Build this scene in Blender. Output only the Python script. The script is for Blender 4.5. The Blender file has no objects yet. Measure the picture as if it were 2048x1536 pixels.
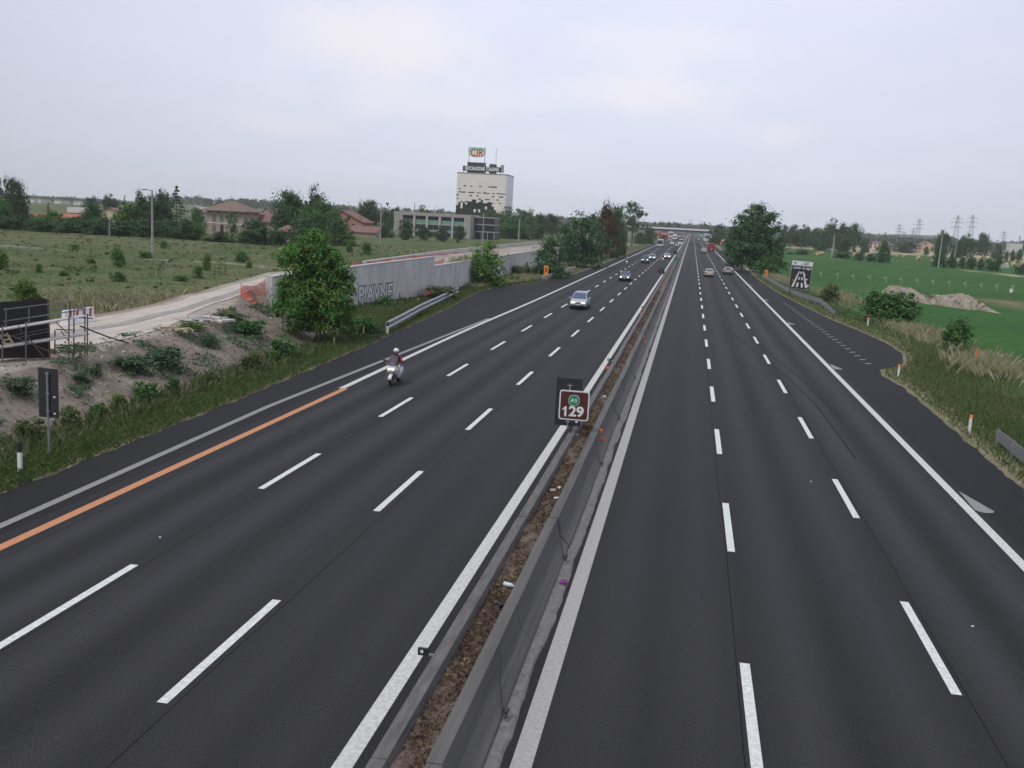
import bpy, math, random
import numpy as np
from mathutils import Vector, Matrix
random.seed(7); RNG = np.random.default_rng(11)
SC = bpy.context.scene; COL = SC.collection
PI = math.pi
# ------------------------------------------------------------------ camera
FPX, PITCH, ROLL, YAW, CAMZ = 1993.567, .163963, .052765, .168773, 8.5506
def _axes():
    fw = Vector((-math.sin(YAW), math.cos(YAW), 0)); rt = Vector((math.cos(YAW), math.sin(YAW), 0)); up = Vector((0, 0, 1))
    F = fw*math.cos(PITCH) - up*math.sin(PITCH); U = up*math.cos(PITCH) + fw*math.sin(PITCH)
    return rt*math.cos(ROLL) + U*math.sin(ROLL), U*math.cos(ROLL) - rt*math.sin(ROLL), F
CR, CU, CF = _axes(); CC = Vector((0, 0, CAMZ))
def ray(px, py): return CF + CR*((px-1024)/FPX) - CU*((py-768)/FPX)
def at(px, py, z=0.0):                       # survey: ground point at height z
    d = ray(px, py); return CC + d*((z-CAMZ)/d.z)
def atY(px, py, Y):                          # survey: point at distance Y along the motorway
    d = ray(px, py); return CC + d*(Y/d.y)
def atplane(px, py, p, n):
    d = ray(px, py); return CC + d*((Vector(p)-CC).dot(n)/d.dot(n))
def mpp(p): return (Vector(p)-CC).dot(CF)/FPX      # metres per photo pixel there
cam = bpy.data.cameras.new('camera'); cam.sensor_width = 36; cam.lens = FPX/2048*36; cam.clip_end = 20000; cam.clip_start = .1
co = bpy.data.objects.new('camera', cam); COL.objects.link(co)
co.matrix_world = Matrix(((CR.x, CU.x, -CF.x, 0), (CR.y, CU.y, -CF.y, 0), (CR.z, CU.z, -CF.z, CAMZ), (0, 0, 0, 1)))
SC.camera = co
# ------------------------------------------------------------------ materials
def mat(name, col, rough=.8, metal=0., var=0., scale=5., bump=0., emit=0., alpha=1., stretch=None, col2=None, detail=4, spec=.5):
    m = bpy.data.materials.new(name); m.use_nodes = True
    nt = m.node_tree; N = nt.nodes; L = nt.links; b = N['Principled BSDF']
    c = (*col, 1); b.inputs['Base Color'].default_value = c; b.inputs['Roughness'].default_value = rough
    b.inputs['Metallic'].default_value = metal; b.inputs['Specular IOR Level'].default_value = spec
    if emit: b.inputs['Emission Color'].default_value = c; b.inputs['Emission Strength'].default_value = emit
    if alpha < 1: b.inputs['Alpha'].default_value = alpha
    if var or col2 or bump:
        tc = N.new('ShaderNodeTexCoord'); mp = N.new('ShaderNodeMapping'); L.new(tc.outputs['Object'], mp.inputs[0])
        if stretch: mp.inputs['Scale'].default_value = stretch
        n = N.new('ShaderNodeTexNoise'); n.inputs['Scale'].default_value = scale; n.inputs['Detail'].default_value = detail; n.inputs['Roughness'].default_value = .65
        L.new(mp.outputs[0], n.inputs['Vector'])
        r = N.new('ShaderNodeValToRGB'); L.new(n.outputs['Fac'], r.inputs[0])
        r.color_ramp.elements[0].position = .3; r.color_ramp.elements[1].position = .7
        if col2: a, d = col, col2
        else: a = [x*(1-var) for x in col]; d = [min(1, x*(1+var)) for x in col]
        r.color_ramp.elements[0].color = (*a, 1); r.color_ramp.elements[1].color = (*d, 1)
        L.new(r.outputs[0], b.inputs['Base Color'])
        if bump:
            bp = N.new('ShaderNodeBump'); bp.inputs['Strength'].default_value = bump; bp.inputs['Distance'].default_value = .05
            L.new(n.outputs['Fac'], bp.inputs['Height']); L.new(bp.outputs[0], b.inputs['Normal'])
    return m
def leafmat(name, cols, trans=.25, rough=.6):
    m = bpy.data.materials.new(name); m.use_nodes = True
    nt = m.node_tree; N = nt.nodes; L = nt.links; b = N['Principled BSDF']; b.inputs['Roughness'].default_value = rough
    b.inputs['Specular IOR Level'].default_value = .25
    g = N.new('ShaderNodeNewGeometry'); r = N.new('ShaderNodeValToRGB'); L.new(g.outputs['Random Per Island'], r.inputs[0])
    e = r.color_ramp.elements
    while len(e) < len(cols): e.new(.5)
    for i, c in enumerate(cols): e[i].position = i/(len(cols)-1); e[i].color = (*c, 1)
    L.new(r.outputs[0], b.inputs['Base Color'])
    if trans:
        t = N.new('ShaderNodeBsdfTranslucent'); L.new(r.outputs[0], t.inputs[0])
        mx = N.new('ShaderNodeMixShader'); mx.inputs[0].default_value = trans
        L.new(b.outputs[0], mx.inputs[1]); L.new(t.outputs[0], mx.inputs[2]); L.new(mx.outputs[0], N['Material Output'].inputs[0])
    return m
def attrmat(name, fine=9., amp=.35, fine2=.7, bump=.3, rough=.95):
    m = bpy.data.materials.new(name); m.use_nodes = True
    nt = m.node_tree; N = nt.nodes; L = nt.links; b = N['Principled BSDF']; b.inputs['Roughness'].default_value = rough; b.inputs['Specular IOR Level'].default_value = .15
    a = N.new('ShaderNodeAttribute'); a.attribute_name = 'tint'
    tc = N.new('ShaderNodeTexCoord')
    outs = []
    for s in (fine, fine2):
        n = N.new('ShaderNodeTexNoise'); n.inputs['Scale'].default_value = s; n.inputs['Detail'].default_value = 5; n.inputs['Roughness'].default_value = .7
        L.new(tc.outputs['Object'], n.inputs['Vector']); outs.append(n)
    ad = N.new('ShaderNodeMath'); ad.operation = 'ADD'; L.new(outs[0].outputs['Fac'], ad.inputs[0]); L.new(outs[1].outputs['Fac'], ad.inputs[1])
    mr = N.new('ShaderNodeMapRange'); L.new(ad.outputs[0], mr.inputs[0])
    mr.inputs[1].default_value = .6; mr.inputs[2].default_value = 1.4; mr.inputs[3].default_value = 1-amp; mr.inputs[4].default_value = 1+amp
    mx = N.new('ShaderNodeVectorMath'); mx.operation = 'MULTIPLY'; L.new(a.outputs['Color'], mx.inputs[0]); L.new(mr.outputs[0], mx.inputs[1])
    L.new(mx.outputs[0], b.inputs['Base Color'])
    bp = N.new('ShaderNodeBump'); bp.inputs['Strength'].default_value = bump; bp.inputs['Distance'].default_value = .1
    L.new(outs[0].outputs['Fac'], bp.inputs['Height']); L.new(bp.outputs[0], b.inputs['Normal'])
    return m
M = {}
def asphalt(name, base, wear):
    m = bpy.data.materials.new(name); m.use_nodes = True
    nt = m.node_tree; N = nt.nodes; L = nt.links; b = N['Principled BSDF']; b.inputs['Roughness'].default_value = .82; b.inputs['Specular IOR Level'].default_value = .2
    tc = N.new('ShaderNodeTexCoord')
    def noise(sc, st=(1, 1, 1), det=3):
        mp = N.new('ShaderNodeMapping'); mp.inputs['Scale'].default_value = st; L.new(tc.outputs['Object'], mp.inputs[0])
        n = N.new('ShaderNodeTexNoise'); n.inputs['Scale'].default_value = sc; n.inputs['Detail'].default_value = det; n.inputs['Roughness'].default_value = .6
        L.new(mp.outputs[0], n.inputs['Vector']); return n
    a = N.new('ShaderNodeAttribute'); a.attribute_name = 'wear'
    streak = noise(1.0, (1.3, .025, 1)); patch = noise(.25, (1, .3, 1)); grain = noise(42, det=2); speck = noise(26, det=0)
    def math_(op, x, y):
        k = N.new('ShaderNodeMath'); k.operation = op
        for i, v in enumerate((x, y)):
            if isinstance(v, (int, float)): k.inputs[i].default_value = v
            else: L.new(v, k.inputs[i])
        return k.outputs[0]
    v = math_('MULTIPLY', a.outputs['Fac'], wear)
    v = math_('ADD', v, math_('MULTIPLY', streak.outputs['Fac'], .45))
    v = math_('ADD', v, math_('MULTIPLY', patch.outputs['Fac'], .35))
    v = math_('ADD', v, math_('MULTIPLY', grain.outputs['Fac'], .3))
    mr = N.new('ShaderNodeMapRange'); L.new(v, mr.inputs[0]); mr.inputs[1].default_value = .35; mr.inputs[2].default_value = 1.25
    mr.inputs[3].default_value = .45; mr.inputs[4].default_value = 1.75; mr.clamp = False
    sp = N.new('ShaderNodeMapRange'); L.new(speck.outputs['Fac'], sp.inputs[0]); sp.inputs[1].default_value = .71; sp.inputs[2].default_value = .77; sp.inputs[3].default_value = 0; sp.inputs[4].default_value = 1.6
    gr = N.new('ShaderNodeMapRange'); L.new(grain.outputs['Fac'], gr.inputs[0]); gr.inputs[1].default_value = .36; gr.inputs[2].default_value = .64; gr.inputs[3].default_value = .5; gr.inputs[4].default_value = 1.55
    vv = math_('ADD', math_('MULTIPLY', mr.outputs[0], gr.outputs[0]), sp.outputs[0])
    c = N.new('ShaderNodeVectorMath'); c.operation = 'SCALE'; c.inputs[0].default_value = base; L.new(vv, c.inputs['Scale'])
    L.new(c.outputs[0], b.inputs['Base Color'])
    bp = N.new('ShaderNodeBump'); bp.inputs['Strength'].default_value = .25; bp.inputs['Distance'].default_value = .01
    L.new(grain.outputs['Fac'], bp.inputs['Height']); L.new(bp.outputs[0], b.inputs['Normal'])
    return m
M['asphalt'] = asphalt('asphalt', (.0175, .0174, .0184), 1.05)
M['shoulder'] = asphalt('shoulder_asphalt', (.0150, .0148, .0156), .3)
M['tar'] = mat('tar_joint', (.0105, .0105, .011), .9, spec=.1)
M['skid'] = mat('rubber_mark', (.0155, .0155, .016), .85, var=.3, scale=3, spec=.15)
M['white_line'] = mat('white_line', (.55, .55, .52), .7, var=.3, scale=11, detail=8)
M['dirty_line'] = mat('dirty_line', (.36, .35, .33), .7, var=.22, scale=12, detail=8)
M['dash_line'] = mat('dash_line', (.62, .64, .62), .7, var=.28, scale=9, detail=8)
M['grey_line'] = mat('grey_line', (.24, .235, .23), .8, var=.2, scale=10)
M['orange_line'] = mat('orange_line', (.50, .225, .10), .8, var=.15, scale=8)
M['concrete'] = mat('concrete', (.115, .11, .105), .9, var=.3, scale=3, stretch=(3, .5, 3), bump=.15)
M['concrete_face'] = mat('concrete_face', (.105, .10, .095), .9, var=.28, scale=2, stretch=(2, .12, 6), bump=.12)
M['wall'] = mat('wall_concrete', (.53, .52, .50), .9, var=.2, scale=.7, stretch=(1, 1, .5), bump=.05, detail=7)
M['cap'] = mat('cap_concrete', (.42, .42, .42), .9, var=.12, scale=2)
M['galv'] = mat('galvanised_steel', (.36, .37, .39), .45, .7, var=.12, scale=4)
M['pole'] = mat('pole_concrete', (.32, .31, .30), .9, var=.15, scale=2)
M['dark'] = mat('black_paint', (.018, .02, .022), .6)
M['signback'] = mat('sign_back', (.022, .026, .028), .55, var=.12, scale=3)
M['white'] = mat('white_paint', (.72, .72, .72), .5, var=.06, scale=6)
M['red'] = mat('red_paint', (.42, .03, .03), .5)
M['orange'] = mat('orange_reflector', (.85, .14, .02), .35)
M['sos'] = mat('sos_orange', (.78, .27, .03), .5, var=.08)
M['brown'] = mat('brown_sign', (.080, .018, .015), .45)
M['green_sign'] = mat('green_sign', (.0, .24, .12), .45)
M['tyre'] = mat('tyre_rubber', (.012, .012, .013), .8)
M['rim'] = mat('alloy_rim', (.3, .3, .31), .4, .8)
M['glass'] = mat('car_glass', (.05, .065, .10), .08, spec=.8)
M['plate'] = mat('number_plate', (.6, .6, .58), .5)
M['lamp_on'] = mat('headlamp_lit', (1, .96, .88), .3, emit=2.6)
M['lamp_off'] = mat('headlamp_glass', (.55, .57, .6), .15)
M['taillamp'] = mat('tail_lamp', (.35, .02, .02), .3)
M['trim'] = mat('black_trim', (.02, .02, .022), .6)
M['skin'] = mat('skin', (.45, .25, .18), .6)
M['bark'] = mat('bark', (.09, .07, .055), .9, var=.3, scale=4)
M['rust'] = mat('rusty_tube', (.13, .075, .055), .7, var=.5, scale=3)
M['tube'] = mat('scaffold_tube', (.17, .18, .17), .5, .5, var=.3, scale=3)
M['plank'] = mat('grey_plank', (.42, .42, .41), .8, var=.2, scale=3)
M['wood'] = mat('raw_wood', (.48, .37, .24), .8, var=.25, scale=4)
M['net'] = mat('orange_net', (.66, .12, .08), .7, alpha=.6)
M['rooftile'] = mat('roof_tile', (.20, .115, .095), .9, var=.3, scale=2.2, bump=.3)
M['rooftile_old'] = mat('old_roof_tile', (.19, .135, .11), .9, var=.3, scale=1.6, bump=.3)
M['plaster'] = mat('plaster', (.36, .29, .24), .9, var=.18, scale=.8)
M['brick'] = mat('brick', (.33, .185, .135), .9, var=.15, scale=2)
M['greyplaster'] = mat('grey_plaster', (.36, .34, .32), .9, var=.1, scale=1)
M['cream'] = mat('cream_plaster', (.62, .55, .42), .9, var=.08, scale=.6)
M['paleplaster'] = mat('pale_plaster', (.62, .58, .55), .9, var=.07, scale=.6)
M['shutter'] = mat('green_shutter', (.12, .17, .13), .8)
M['win'] = mat('window_glass', (.03, .035, .045), .15)
M['straw'] = mat('straw', (.50, .38, .24), .95, var=.25, scale=5, bump=.4)
M['strawpale'] = mat('pale_straw', (.66, .58, .47), .95, var=.2, scale=5, bump=.4)
M['soilheap'] = mat('heap_soil', (.29, .25, .195), .95, var=.4, scale=1.4, bump=.6, detail=8)
M['lattice'] = mat('lattice_steel', (.10, .10, .11), .7)
M['bluesteel'] = mat('blue_girder', (.07, .12, .20), .6, var=.1)
# ------------------------------------------------------------------ mesh helpers
def link(name, me, parent=None):
    o = bpy.data.objects.new(name, me); COL.objects.link(o)
    if parent is not None: o.parent = parent
    return o
def tag(o, label=None, cat=None, group=None, kind=None):
    if label: o['label'] = label
    if cat: o['category'] = cat
    if group: o['group'] = group
    if kind: o['kind'] = kind
    return o
def empty(name, loc, label=None, cat=None, rz=0., group=None, scale=None):
    o = bpy.data.objects.new(name, None); COL.objects.link(o); o.location = loc; o.rotation_euler = (0, 0, rz); o.empty_display_size = .3
    if scale: o.scale = scale
    return tag(o, label, cat, group)
def np_mesh(name, V, Fc, mats, mi=None, smooth=False):
    V = np.asarray(V, np.float32); Fc = np.asarray(Fc, np.int32); k = Fc.shape[1]
    me = bpy.data.meshes.new(name); me.vertices.add(len(V)); me.vertices.foreach_set('co', V.ravel())
    me.loops.add(Fc.size); me.loops.foreach_set('vertex_index', Fc.ravel())
    me.polygons.add(len(Fc)); me.polygons.foreach_set('loop_start', np.arange(len(Fc), dtype=np.int32)*k)
    for m in (mats if isinstance(mats, (list, tuple)) else [mats]): me.materials.append(m)
    if mi is not None: me.polygons.foreach_set('material_index', np.asarray(mi, np.int32))
    if smooth: me.polygons.foreach_set('use_smooth', np.ones(len(Fc), bool))
    me.update(calc_edges=True); return me
class MB:
    def __init__(s): s.v = []; s.f = []
    def add(s, vs, fs):
        n = len(s.v); s.v += [tuple(p) for p in vs]; s.f += [tuple(i+n for i in f) for f in fs]; return s
    def box(s, c, d, rz=0., top=1.):
        x, y, z = d[0]/2, d[1]/2, d[2]/2; cs, sn = math.cos(rz), math.sin(rz); vs = []
        for sz in (-1, 1):
            k = top if sz > 0 else 1
            for sx, sy in ((-1, -1), (1, -1), (1, 1), (-1, 1)):
                a, b = sx*x*k, sy*y*k; vs.append((c[0]+a*cs-b*sn, c[1]+a*sn+b*cs, c[2]+sz*z))
        return s.add(vs, [(3, 2, 1, 0), (4, 5, 6, 7), (0, 1, 5, 4), (1, 2, 6, 5), (2, 3, 7, 6), (3, 0, 4, 7)])
    def tube(s, pts, r, n=8, cap=True):
        pts = [Vector(p) for p in pts]; rs = r if isinstance(r, (list, tuple)) else [r]*len(pts); rings = []; u = None
        for i, p in enumerate(pts):
            t = (pts[min(i+1, len(pts)-1)] - pts[max(i-1, 0)]).normalized()
            if u is None: u = t.orthogonal().normalized()
            u = (u - t*u.dot(t)).normalized(); w = t.cross(u)
            rings.append([p + (u*math.cos(2*PI*k/n) + w*math.sin(2*PI*k/n))*rs[i] for k in range(n)])
        return s.loft(rings, cap)
    def loft(s, rings, cap=True, closed=True):
        n = len(rings[0]); vs = [p for r in rings for p in r]; fs = []
        for i in range(len(rings)-1):
            for k in range(n if closed else n-1):
                a = i*n+k; b = i*n+(k+1) % n; fs.append((a, b, b+n, a+n))
        if cap and closed: fs += [tuple(range(n))[::-1], tuple((len(rings)-1)*n+k for k in range(n))]
        return s.add(vs, fs)
    def bar(s, a, b, w):
        return s.tube([a, b], w*.6, 4)
    def quad(s, a, b, c, d, t=0.):
        if not t: return s.add([a, b, c, d], [(0, 1, 2, 3)])
        a, b, c, d = map(Vector, (a, b, c, d)); n = (b-a).cross(d-a).normalized()*t
        return s.add([a, b, c, d, a-n, b-n, c-n, d-n], [(0, 1, 2, 3), (7, 6, 5, 4), (0, 4, 5, 1), (1, 5, 6, 2), (2, 6, 7, 3), (3, 7, 4, 0)])
    def disc(s, c, r, axis, t, n=20):
        a = Vector(axis).normalized(); return s.tube([Vector(c)-a*t/2, Vector(c)+a*t/2], r, n)
    def build(s, name, m, parent=None, smooth=False, bevel=0.):
        me = bpy.data.meshes.new(name); me.from_pydata(s.v, [], s.f)
        me.materials.append(m)
        if smooth: me.polygons.foreach_set('use_smooth', np.ones(len(s.f), bool))
        me.update(); o = link(name, me, parent)
        if bevel:
            b = o.modifiers.new('bevel', 'BEVEL'); b.width = bevel; b.segments = 2; b.limit_method = 'ANGLE'
        return o
def text_mesh(name, body, size, m, M4, parent=None, bold=0., extrude=.004, align='CENTER', sx=1., outline=None):
    cu = bpy.data.curves.new(name, 'FONT'); cu.body = body; cu.size = size; cu.extrude = extrude; cu.offset = bold; cu.align_x = align; cu.align_y = 'CENTER'
    if outline: cu.fill_mode = 'NONE'; cu.bevel_depth = outline; cu.bevel_resolution = 0; cu.extrude = 0
    cu.resolution_u = 6
    o = bpy.data.objects.new(name, cu); COL.objects.link(o)
    dg = bpy.context.evaluated_depsgraph_get(); me = bpy.data.meshes.new_from_object(o.evaluated_get(dg)); bpy.data.objects.remove(o)
    me.transform(M4 @ Matrix.Diagonal((sx, 1, 1, 1))); me.materials.clear(); me.materials.append(m); me.name = name
    return link(name, me, parent)
def sstep(a, b, x): t = np.clip((x-a)/(b-a), 0, 1); return t*t*(3-2*t)
def dup_tree(root, **kw):
    r = root.copy(); COL.objects.link(r)
    for ch in root.children:
        c = ch.copy(); COL.objects.link(c); c.parent = r
        for g in ch.children:
            d = g.copy(); COL.objects.link(d); d.parent = c
    return r
# smooth pseudo noise for terrain
_W = [(RNG.uniform(-1, 1, 2), RNG.uniform(0, 6.28)) for _ in range(24)]
def wob(X, Y, s):
    o = 0
    for (w, p) in _W: o = o + np.sin((X*w[0]+Y*w[1])*s*1.7 + p)
    return o/math.sqrt(24)
# ------------------------------------------------------------------ terrain
XL_Y = [-30, 24, 42, 64, 80, 92, 104, 114, 122, 130, 138, 150, 165, 184, 300, 6000]
XL_X = [-18.8, -18.9, -19.3, -20.2, -21.2, -22.0, -23.1, -23.8, -23.6, -22.4, -20.6, -19.6, -18.9, -18.5, -18.5, -18.5]
XR_Y = [-30, 37, 52, 61, 66, 69, 72, 79, 86, 97, 107, 118, 131, 150, 180, 6000]
XR_X = [12.1, 12.3, 12.7, 12.9, 12.5, 13.0, 15.0, 16.4, 16.6, 15.9, 14.9, 14.3, 13.6, 12.9, 12.5, 12.5]
def XL(Y): return np.interp(Y, XL_Y, XL_X)
def XR(Y): return np.interp(Y, XR_Y, XR_X)
def WX(Y): return np.interp(Y, [71.7, 103.6, 171, 330, 420], [-31.1, -26.7, -27.3, -28, -28])
RZ_Y = [20, 40, 50, 60, 72, 85, 105, 140, 200, 330, 430]; RZ_Z = [1.3, 1.35, 1.4, 1.6, 2.15, 2.6, 2.85, 2.9, 3.0, 2.9, .8]
def RZ(Y): return np.interp(Y, RZ_Y, RZ_Z)
def RL(Y): return np.interp(Y, [20, 40, 52, 60, 72, 85, 105, 430], [-37, -36, -34.6, -34.8, -35.8, -37.2, -35.4, -35.4])
def TOPX(Y): return np.interp(Y, [20, 36, 45, 62, 70, 80], [-26.3, -26.4, -26.9, -29.6, -32.0, -32.4])
def RR(Y): return np.where(Y < 71.7, TOPX(Y)-.4, WX(Y)-.2)
def H(X, Y):
    X = np.asarray(X, float); Y = np.asarray(Y, float)
    d = XL(Y)-X
    # left: verge, ditch, bank
    verge = np.interp(d, [-3, 0, 1.8, 2.8, 3.6], [-.06, -.06, -.14, -.42, -.38])
    s0 = XL(Y)-3.7; k = np.clip((s0-X)/np.maximum(s0-TOPX(Y), .3), 0, 1)
    mound = np.where(d < 3.6, verge, -.38+k*(RZ(Y)+.38) + .10*np.sin(k*PI)*wob(X, Y, 1.3) + .05*np.sin(k*PI)*wob(X, Y, 4))
    front = np.interp(d, [-3, 0, 2, 6, 10], [-.06, -.06, -.15, -.02, .1]) + .06*wob(X, Y, .5)*sstep(1, 4, d)
    site = 1-sstep(66, 74, Y); zl = mound*site+front*(1-site)
    field = .8 + .10*wob(X, Y, .22) + .04*wob(X, Y, .9)
    onramp = RZ(Y) + .04*wob(X, Y, .7)
    q = sstep(0, 1, (RL(Y)-X)/np.where(Y < 104, 3.5, .5)); q = np.where(Y > 430, 1, q)
    plateau = onramp*(1-q)+field*q
    zl = np.where(X < RR(Y), plateau, zl)
    far = sstep(425, 460, Y); zl = np.where(d > 0, zl*(1-far)+far*np.where(d < 6, -.1, .8*sstep(6, 14, d)), zl)
    # right
    e = X-XR(Y)
    zr = np.interp(e, [-3, 0, 2.5, 5, 9], [-.06, -.06, -.05, -.3, -.4]) + .05*wob(X, Y, .35)*sstep(1, 4, e)
    z = np.where(X < -8, np.where(d > 0, zl, -.06), np.where(e > 0, zr, -.06))
    return z
def Hs(x, y): return float(H(np.array([x]), np.array([y]))[0])
def on(px, py, z0=0.):                       # point of the terrain under a surveyed pixel
    p = at(px, py, z0)
    for _ in range(12): p = at(px, py, .5*p.z+.5*Hs(p.x, p.y))
    return p
def axis(segs):
    out = []
    for a, b, n, g in segs:
        t = np.linspace(0, 1, n, endpoint=False); out.append(a+(b-a)*t**g)
    return np.concatenate(out+[[segs[-1][1]]])
gx = np.concatenate([-np.geomspace(3600, 75, 60, endpoint=False), np.linspace(-75, -41, 55, endpoint=False), np.linspace(-41, -17, 80, endpoint=False), np.linspace(-17, 11, 8, endpoint=False), np.linspace(11, 27, 46, endpoint=False), np.geomspace(27, 3600, 90)])
gy = np.concatenate([np.linspace(-40, 22, 12, endpoint=False), np.linspace(22, 125, 250, endpoint=False), np.geomspace(125, 3600, 160)])
GX, GY = np.meshgrid(gx, gy); GZ = H(GX, GY)
nx, ny = len(gx), len(gy)
idx = np.arange(nx*ny).reshape(ny, nx); FQ = np.stack([idx[:-1, :-1], idx[:-1, 1:], idx[1:, 1:], idx[1:, :-1]], -1).reshape(-1, 4)
def C3(*c): return np.array(c)
def lerp3(a, b, t): return a*(1-t[..., None])+b*t[..., None]
n1 = .5+.5*np.clip(wob(GX, GY, .13), -1, 1); n2 = .5+.5*np.clip(wob(GX, GY, .5)+.5*wob(GX, GY, 2.1), -1, 1); n3 = .5+.5*np.clip(wob(GX, GY, 5), -1, 1)
T = np.zeros(GX.shape+(3,))
D_ = XL(GY)-GX; E_ = GX-XR(GY)
weedy = lerp3(lerp3(lerp3(C3(.058, .098, .030), C3(.115, .118, .056), n2), C3(.062, .105, .03), n1*.5), C3(.15, .145, .075), .45*sstep(.3, .85, .5+.5*wob(GX, GY, .07)+.25*(n2-.5)))
verge = lerp3(lerp3(C3(.055, .085, .03), C3(.10, .095, .05), n2), C3(.24, .19, .13), np.exp(-(D_/.5)**2)*.8)
dirt = lerp3(lerp3(C3(.245, .205, .165), C3(.15, .125, .098), n2), C3(.29, .25, .21), n3*.4)
pale = lerp3(C3(.40, .355, .30), C3(.31, .27, .225), n2)
L_ = GX < -8
T[:] = weedy
site = 1-sstep(66, 76, GY)
vz = L_ & (D_ < 6.5); w = sstep(2.4, 3.6, D_)*site
strip = lerp3(verge, lerp3(weedy, C3(.20, .165, .115), sstep(.35, .8, n2)), sstep(2.5, 6, D_)*(1-site))
T[L_] = strip[L_]
sel = L_ & (GX < XL(GY)-3) & (GX > RL(GY)-3) & (GY < 76) & (D_ > 2.6); T = np.where((sel)[..., None], lerp3(verge, dirt, w), T)
rampz = L_ & (GX < RR(GY)) & (GX > RL(GY)) & (GY < 432); T = np.where(rampz[..., None], pale*.92, T)
emb = L_ & (GX <= RL(GY)) & (GY < 432); ek = sstep(1.2, 5, (RL(GY)-GX)+1.2*(n2-.5))
T = np.where(emb[..., None], lerp3(lerp3(C3(.27, .20, .14), dirt, n3), weedy, ek), T)
far_l = L_ & (GX < RR(GY)) & (GY >= 432); T = np.where(far_l[..., None], weedy, T)
# gravel track across the weeds
tk = np.exp(-((GY-(GX*-.10+117+3*np.sin(GX*.05)))/1.1)**2)*sstep(-125, -112, GX)*(1-sstep(-52, -46, GX))*sstep(.25, .7, n3)
T = lerp3(T, C3(.40, .37, .32), np.where(L_, tk*.8, 0))
crop = lerp3(C3(.024, .086, .014), C3(.038, .112, .018), n1*.6+n2*.4)
R_ = GX >= -8
T = np.where(R_[..., None], crop, T)
rverge = lerp3(lerp3(C3(.06, .10, .034), C3(.16, .15, .075), sstep(.4, .9, n2)), C3(.27, .225, .155), np.exp(-((E_-.7)/.9)**2)*.85)
rk = sstep(6.5, 10, E_+1.5*(n2-.5)*2); T = np.where(R_[..., None], lerp3(rverge, crop, rk), T)
def band(x0, y0, x1, y1, wd, col, st):
    global T
    dx, dy = x1-x0, y1-y0; ln = math.hypot(dx, dy); t = ((GX-x0)*dx+(GY-y0)*dy)/ln; s = ((GX-x0)*-dy+(GY-y0)*dx)/ln
    k = np.exp(-((s+wd*.6*(n2-.5))/wd)**2)*sstep(-10, 5, t)*(1-sstep(ln-5, ln+10, t))*st*R_
    T = lerp3(T, np.array(col)*np.ones_like(T)*(.8+.4*n2[..., None]), k)
A_ = at(1620, 574, -.4); B_ = at(2070, 607, -.4); band(A_.x, A_.y, B_.x, B_.y, 1.6, (.15, .125, .075), .7)      # rough strip along the fence
A_ = at(1940, 541, -.4); B_ = at(2070, 556, -.4); band(A_.x, A_.y, B_.x, B_.y, 2.2, (.36, .30, .2), .9)        # farm track
A_ = at(1985, 600, -.4); B_ = at(2070, 618, -.4); band(A_.x, A_.y, B_.x, B_.y, 3.5, (.20, .15, .09), .8)
A_ = at(1540, 510, -.4); B_ = at(1850, 527, -.4); band(A_.x, A_.y, B_.x, B_.y, 3, (.12, .10, .06), .6)
stub = sstep(0, 1, ((GY+.28*GX)-640)/60)*(1-sstep(0, 1, ((GY+.3*GX)-1150)/100))*R_*sstep(15, 30, GX)
T = lerp3(T, C3(.40, .335, .24), stub*.85)
ft = (sstep(1100, 1600, GY)*R_); T = lerp3(T, C3(.07, .10, .05), ft)
T = np.clip(T, 0, 1)
gm = np_mesh('ground', np.stack([GX, GY, GZ], -1).reshape(-1, 3), FQ, attrmat('ground_cover', 3.2, .42, .55, .5), smooth=True)
ca = gm.color_attributes.new('tint', 'FLOAT_COLOR', 'POINT'); ca.data.foreach_set('color', np.concatenate([T, np.ones(T.shape[:2]+(1,))], -1).astype(np.float32).ravel())
tag(link('ground', gm), kind='structure')
# ------------------------------------------------------------------ roads
def sheet(name, m, xs_of_y, ys, z, wear=None, nxs=2, kind='structure'):
    V = []; Wv = []
    for y in ys:
        a, b = xs_of_y(y)
        for t in np.linspace(0, 1, nxs):
            x = a+(b-a)*t; V.append((x, y, z(x, y) if callable(z) else z)); Wv.append(wear(x, y) if wear else .5)
    n = len(ys); I = np.arange(n*nxs).reshape(n, nxs)
    Fq = np.stack([I[:-1, :-1], I[:-1, 1:], I[1:, 1:], I[1:, :-1]], -1).reshape(-1, 4)
    me = np_mesh(name, V, Fq, m, smooth=True)
    at_ = me.attributes.new('wear', 'FLOAT', 'POINT'); at_.data.foreach_set('value', np.array(Wv, np.float32))
    o = link(name, me); 
    if kind: tag(o, kind=kind)
    return o
YS = np.concatenate([np.linspace(-25, 200, 60), np.geomspace(210, 3590, 40)])
LS, L2, L1, LM, RM, R1, R2, RS = -15.99, -12.38, -8.36, -4.70, -2.0, 1.72, 5.69, 9.55
def wear_of(lines, fast):
    def f(x, y):
        for i in range(len(lines)-1):
            a, b = lines[i], lines[i+1]
            if a <= x <= b:
                u = (x-a)/(b-a); amp = (1., .75, .3)[i] if not fast else (.3, .7, 1.)[i]
                return .5 + amp*(.42*(math.exp(-((u-.27)/.10)**2)+math.exp(-((u-.75)/.10)**2)) - .38*math.exp(-((u-.5)/.11)**2) - .25*math.exp(-(u/.09)**2) - .25*math.exp(-((1-u)/.09)**2))
        return .35
    return f
ZR, ZS = 0.0, -.012
sheet('road', M['asphalt'], lambda y: (LS-.6, -4.12), YS, ZR, wear_of([LS, L2, L1, LM], False), 60)
sheet('road', M['asphalt'], lambda y: (-2.38, RS+.45), YS, ZR, wear_of([RM, R1, R2, RS], True), 60)
YE = np.unique(np.concatenate([YS, np.arange(20, 190, .6)]))
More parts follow.
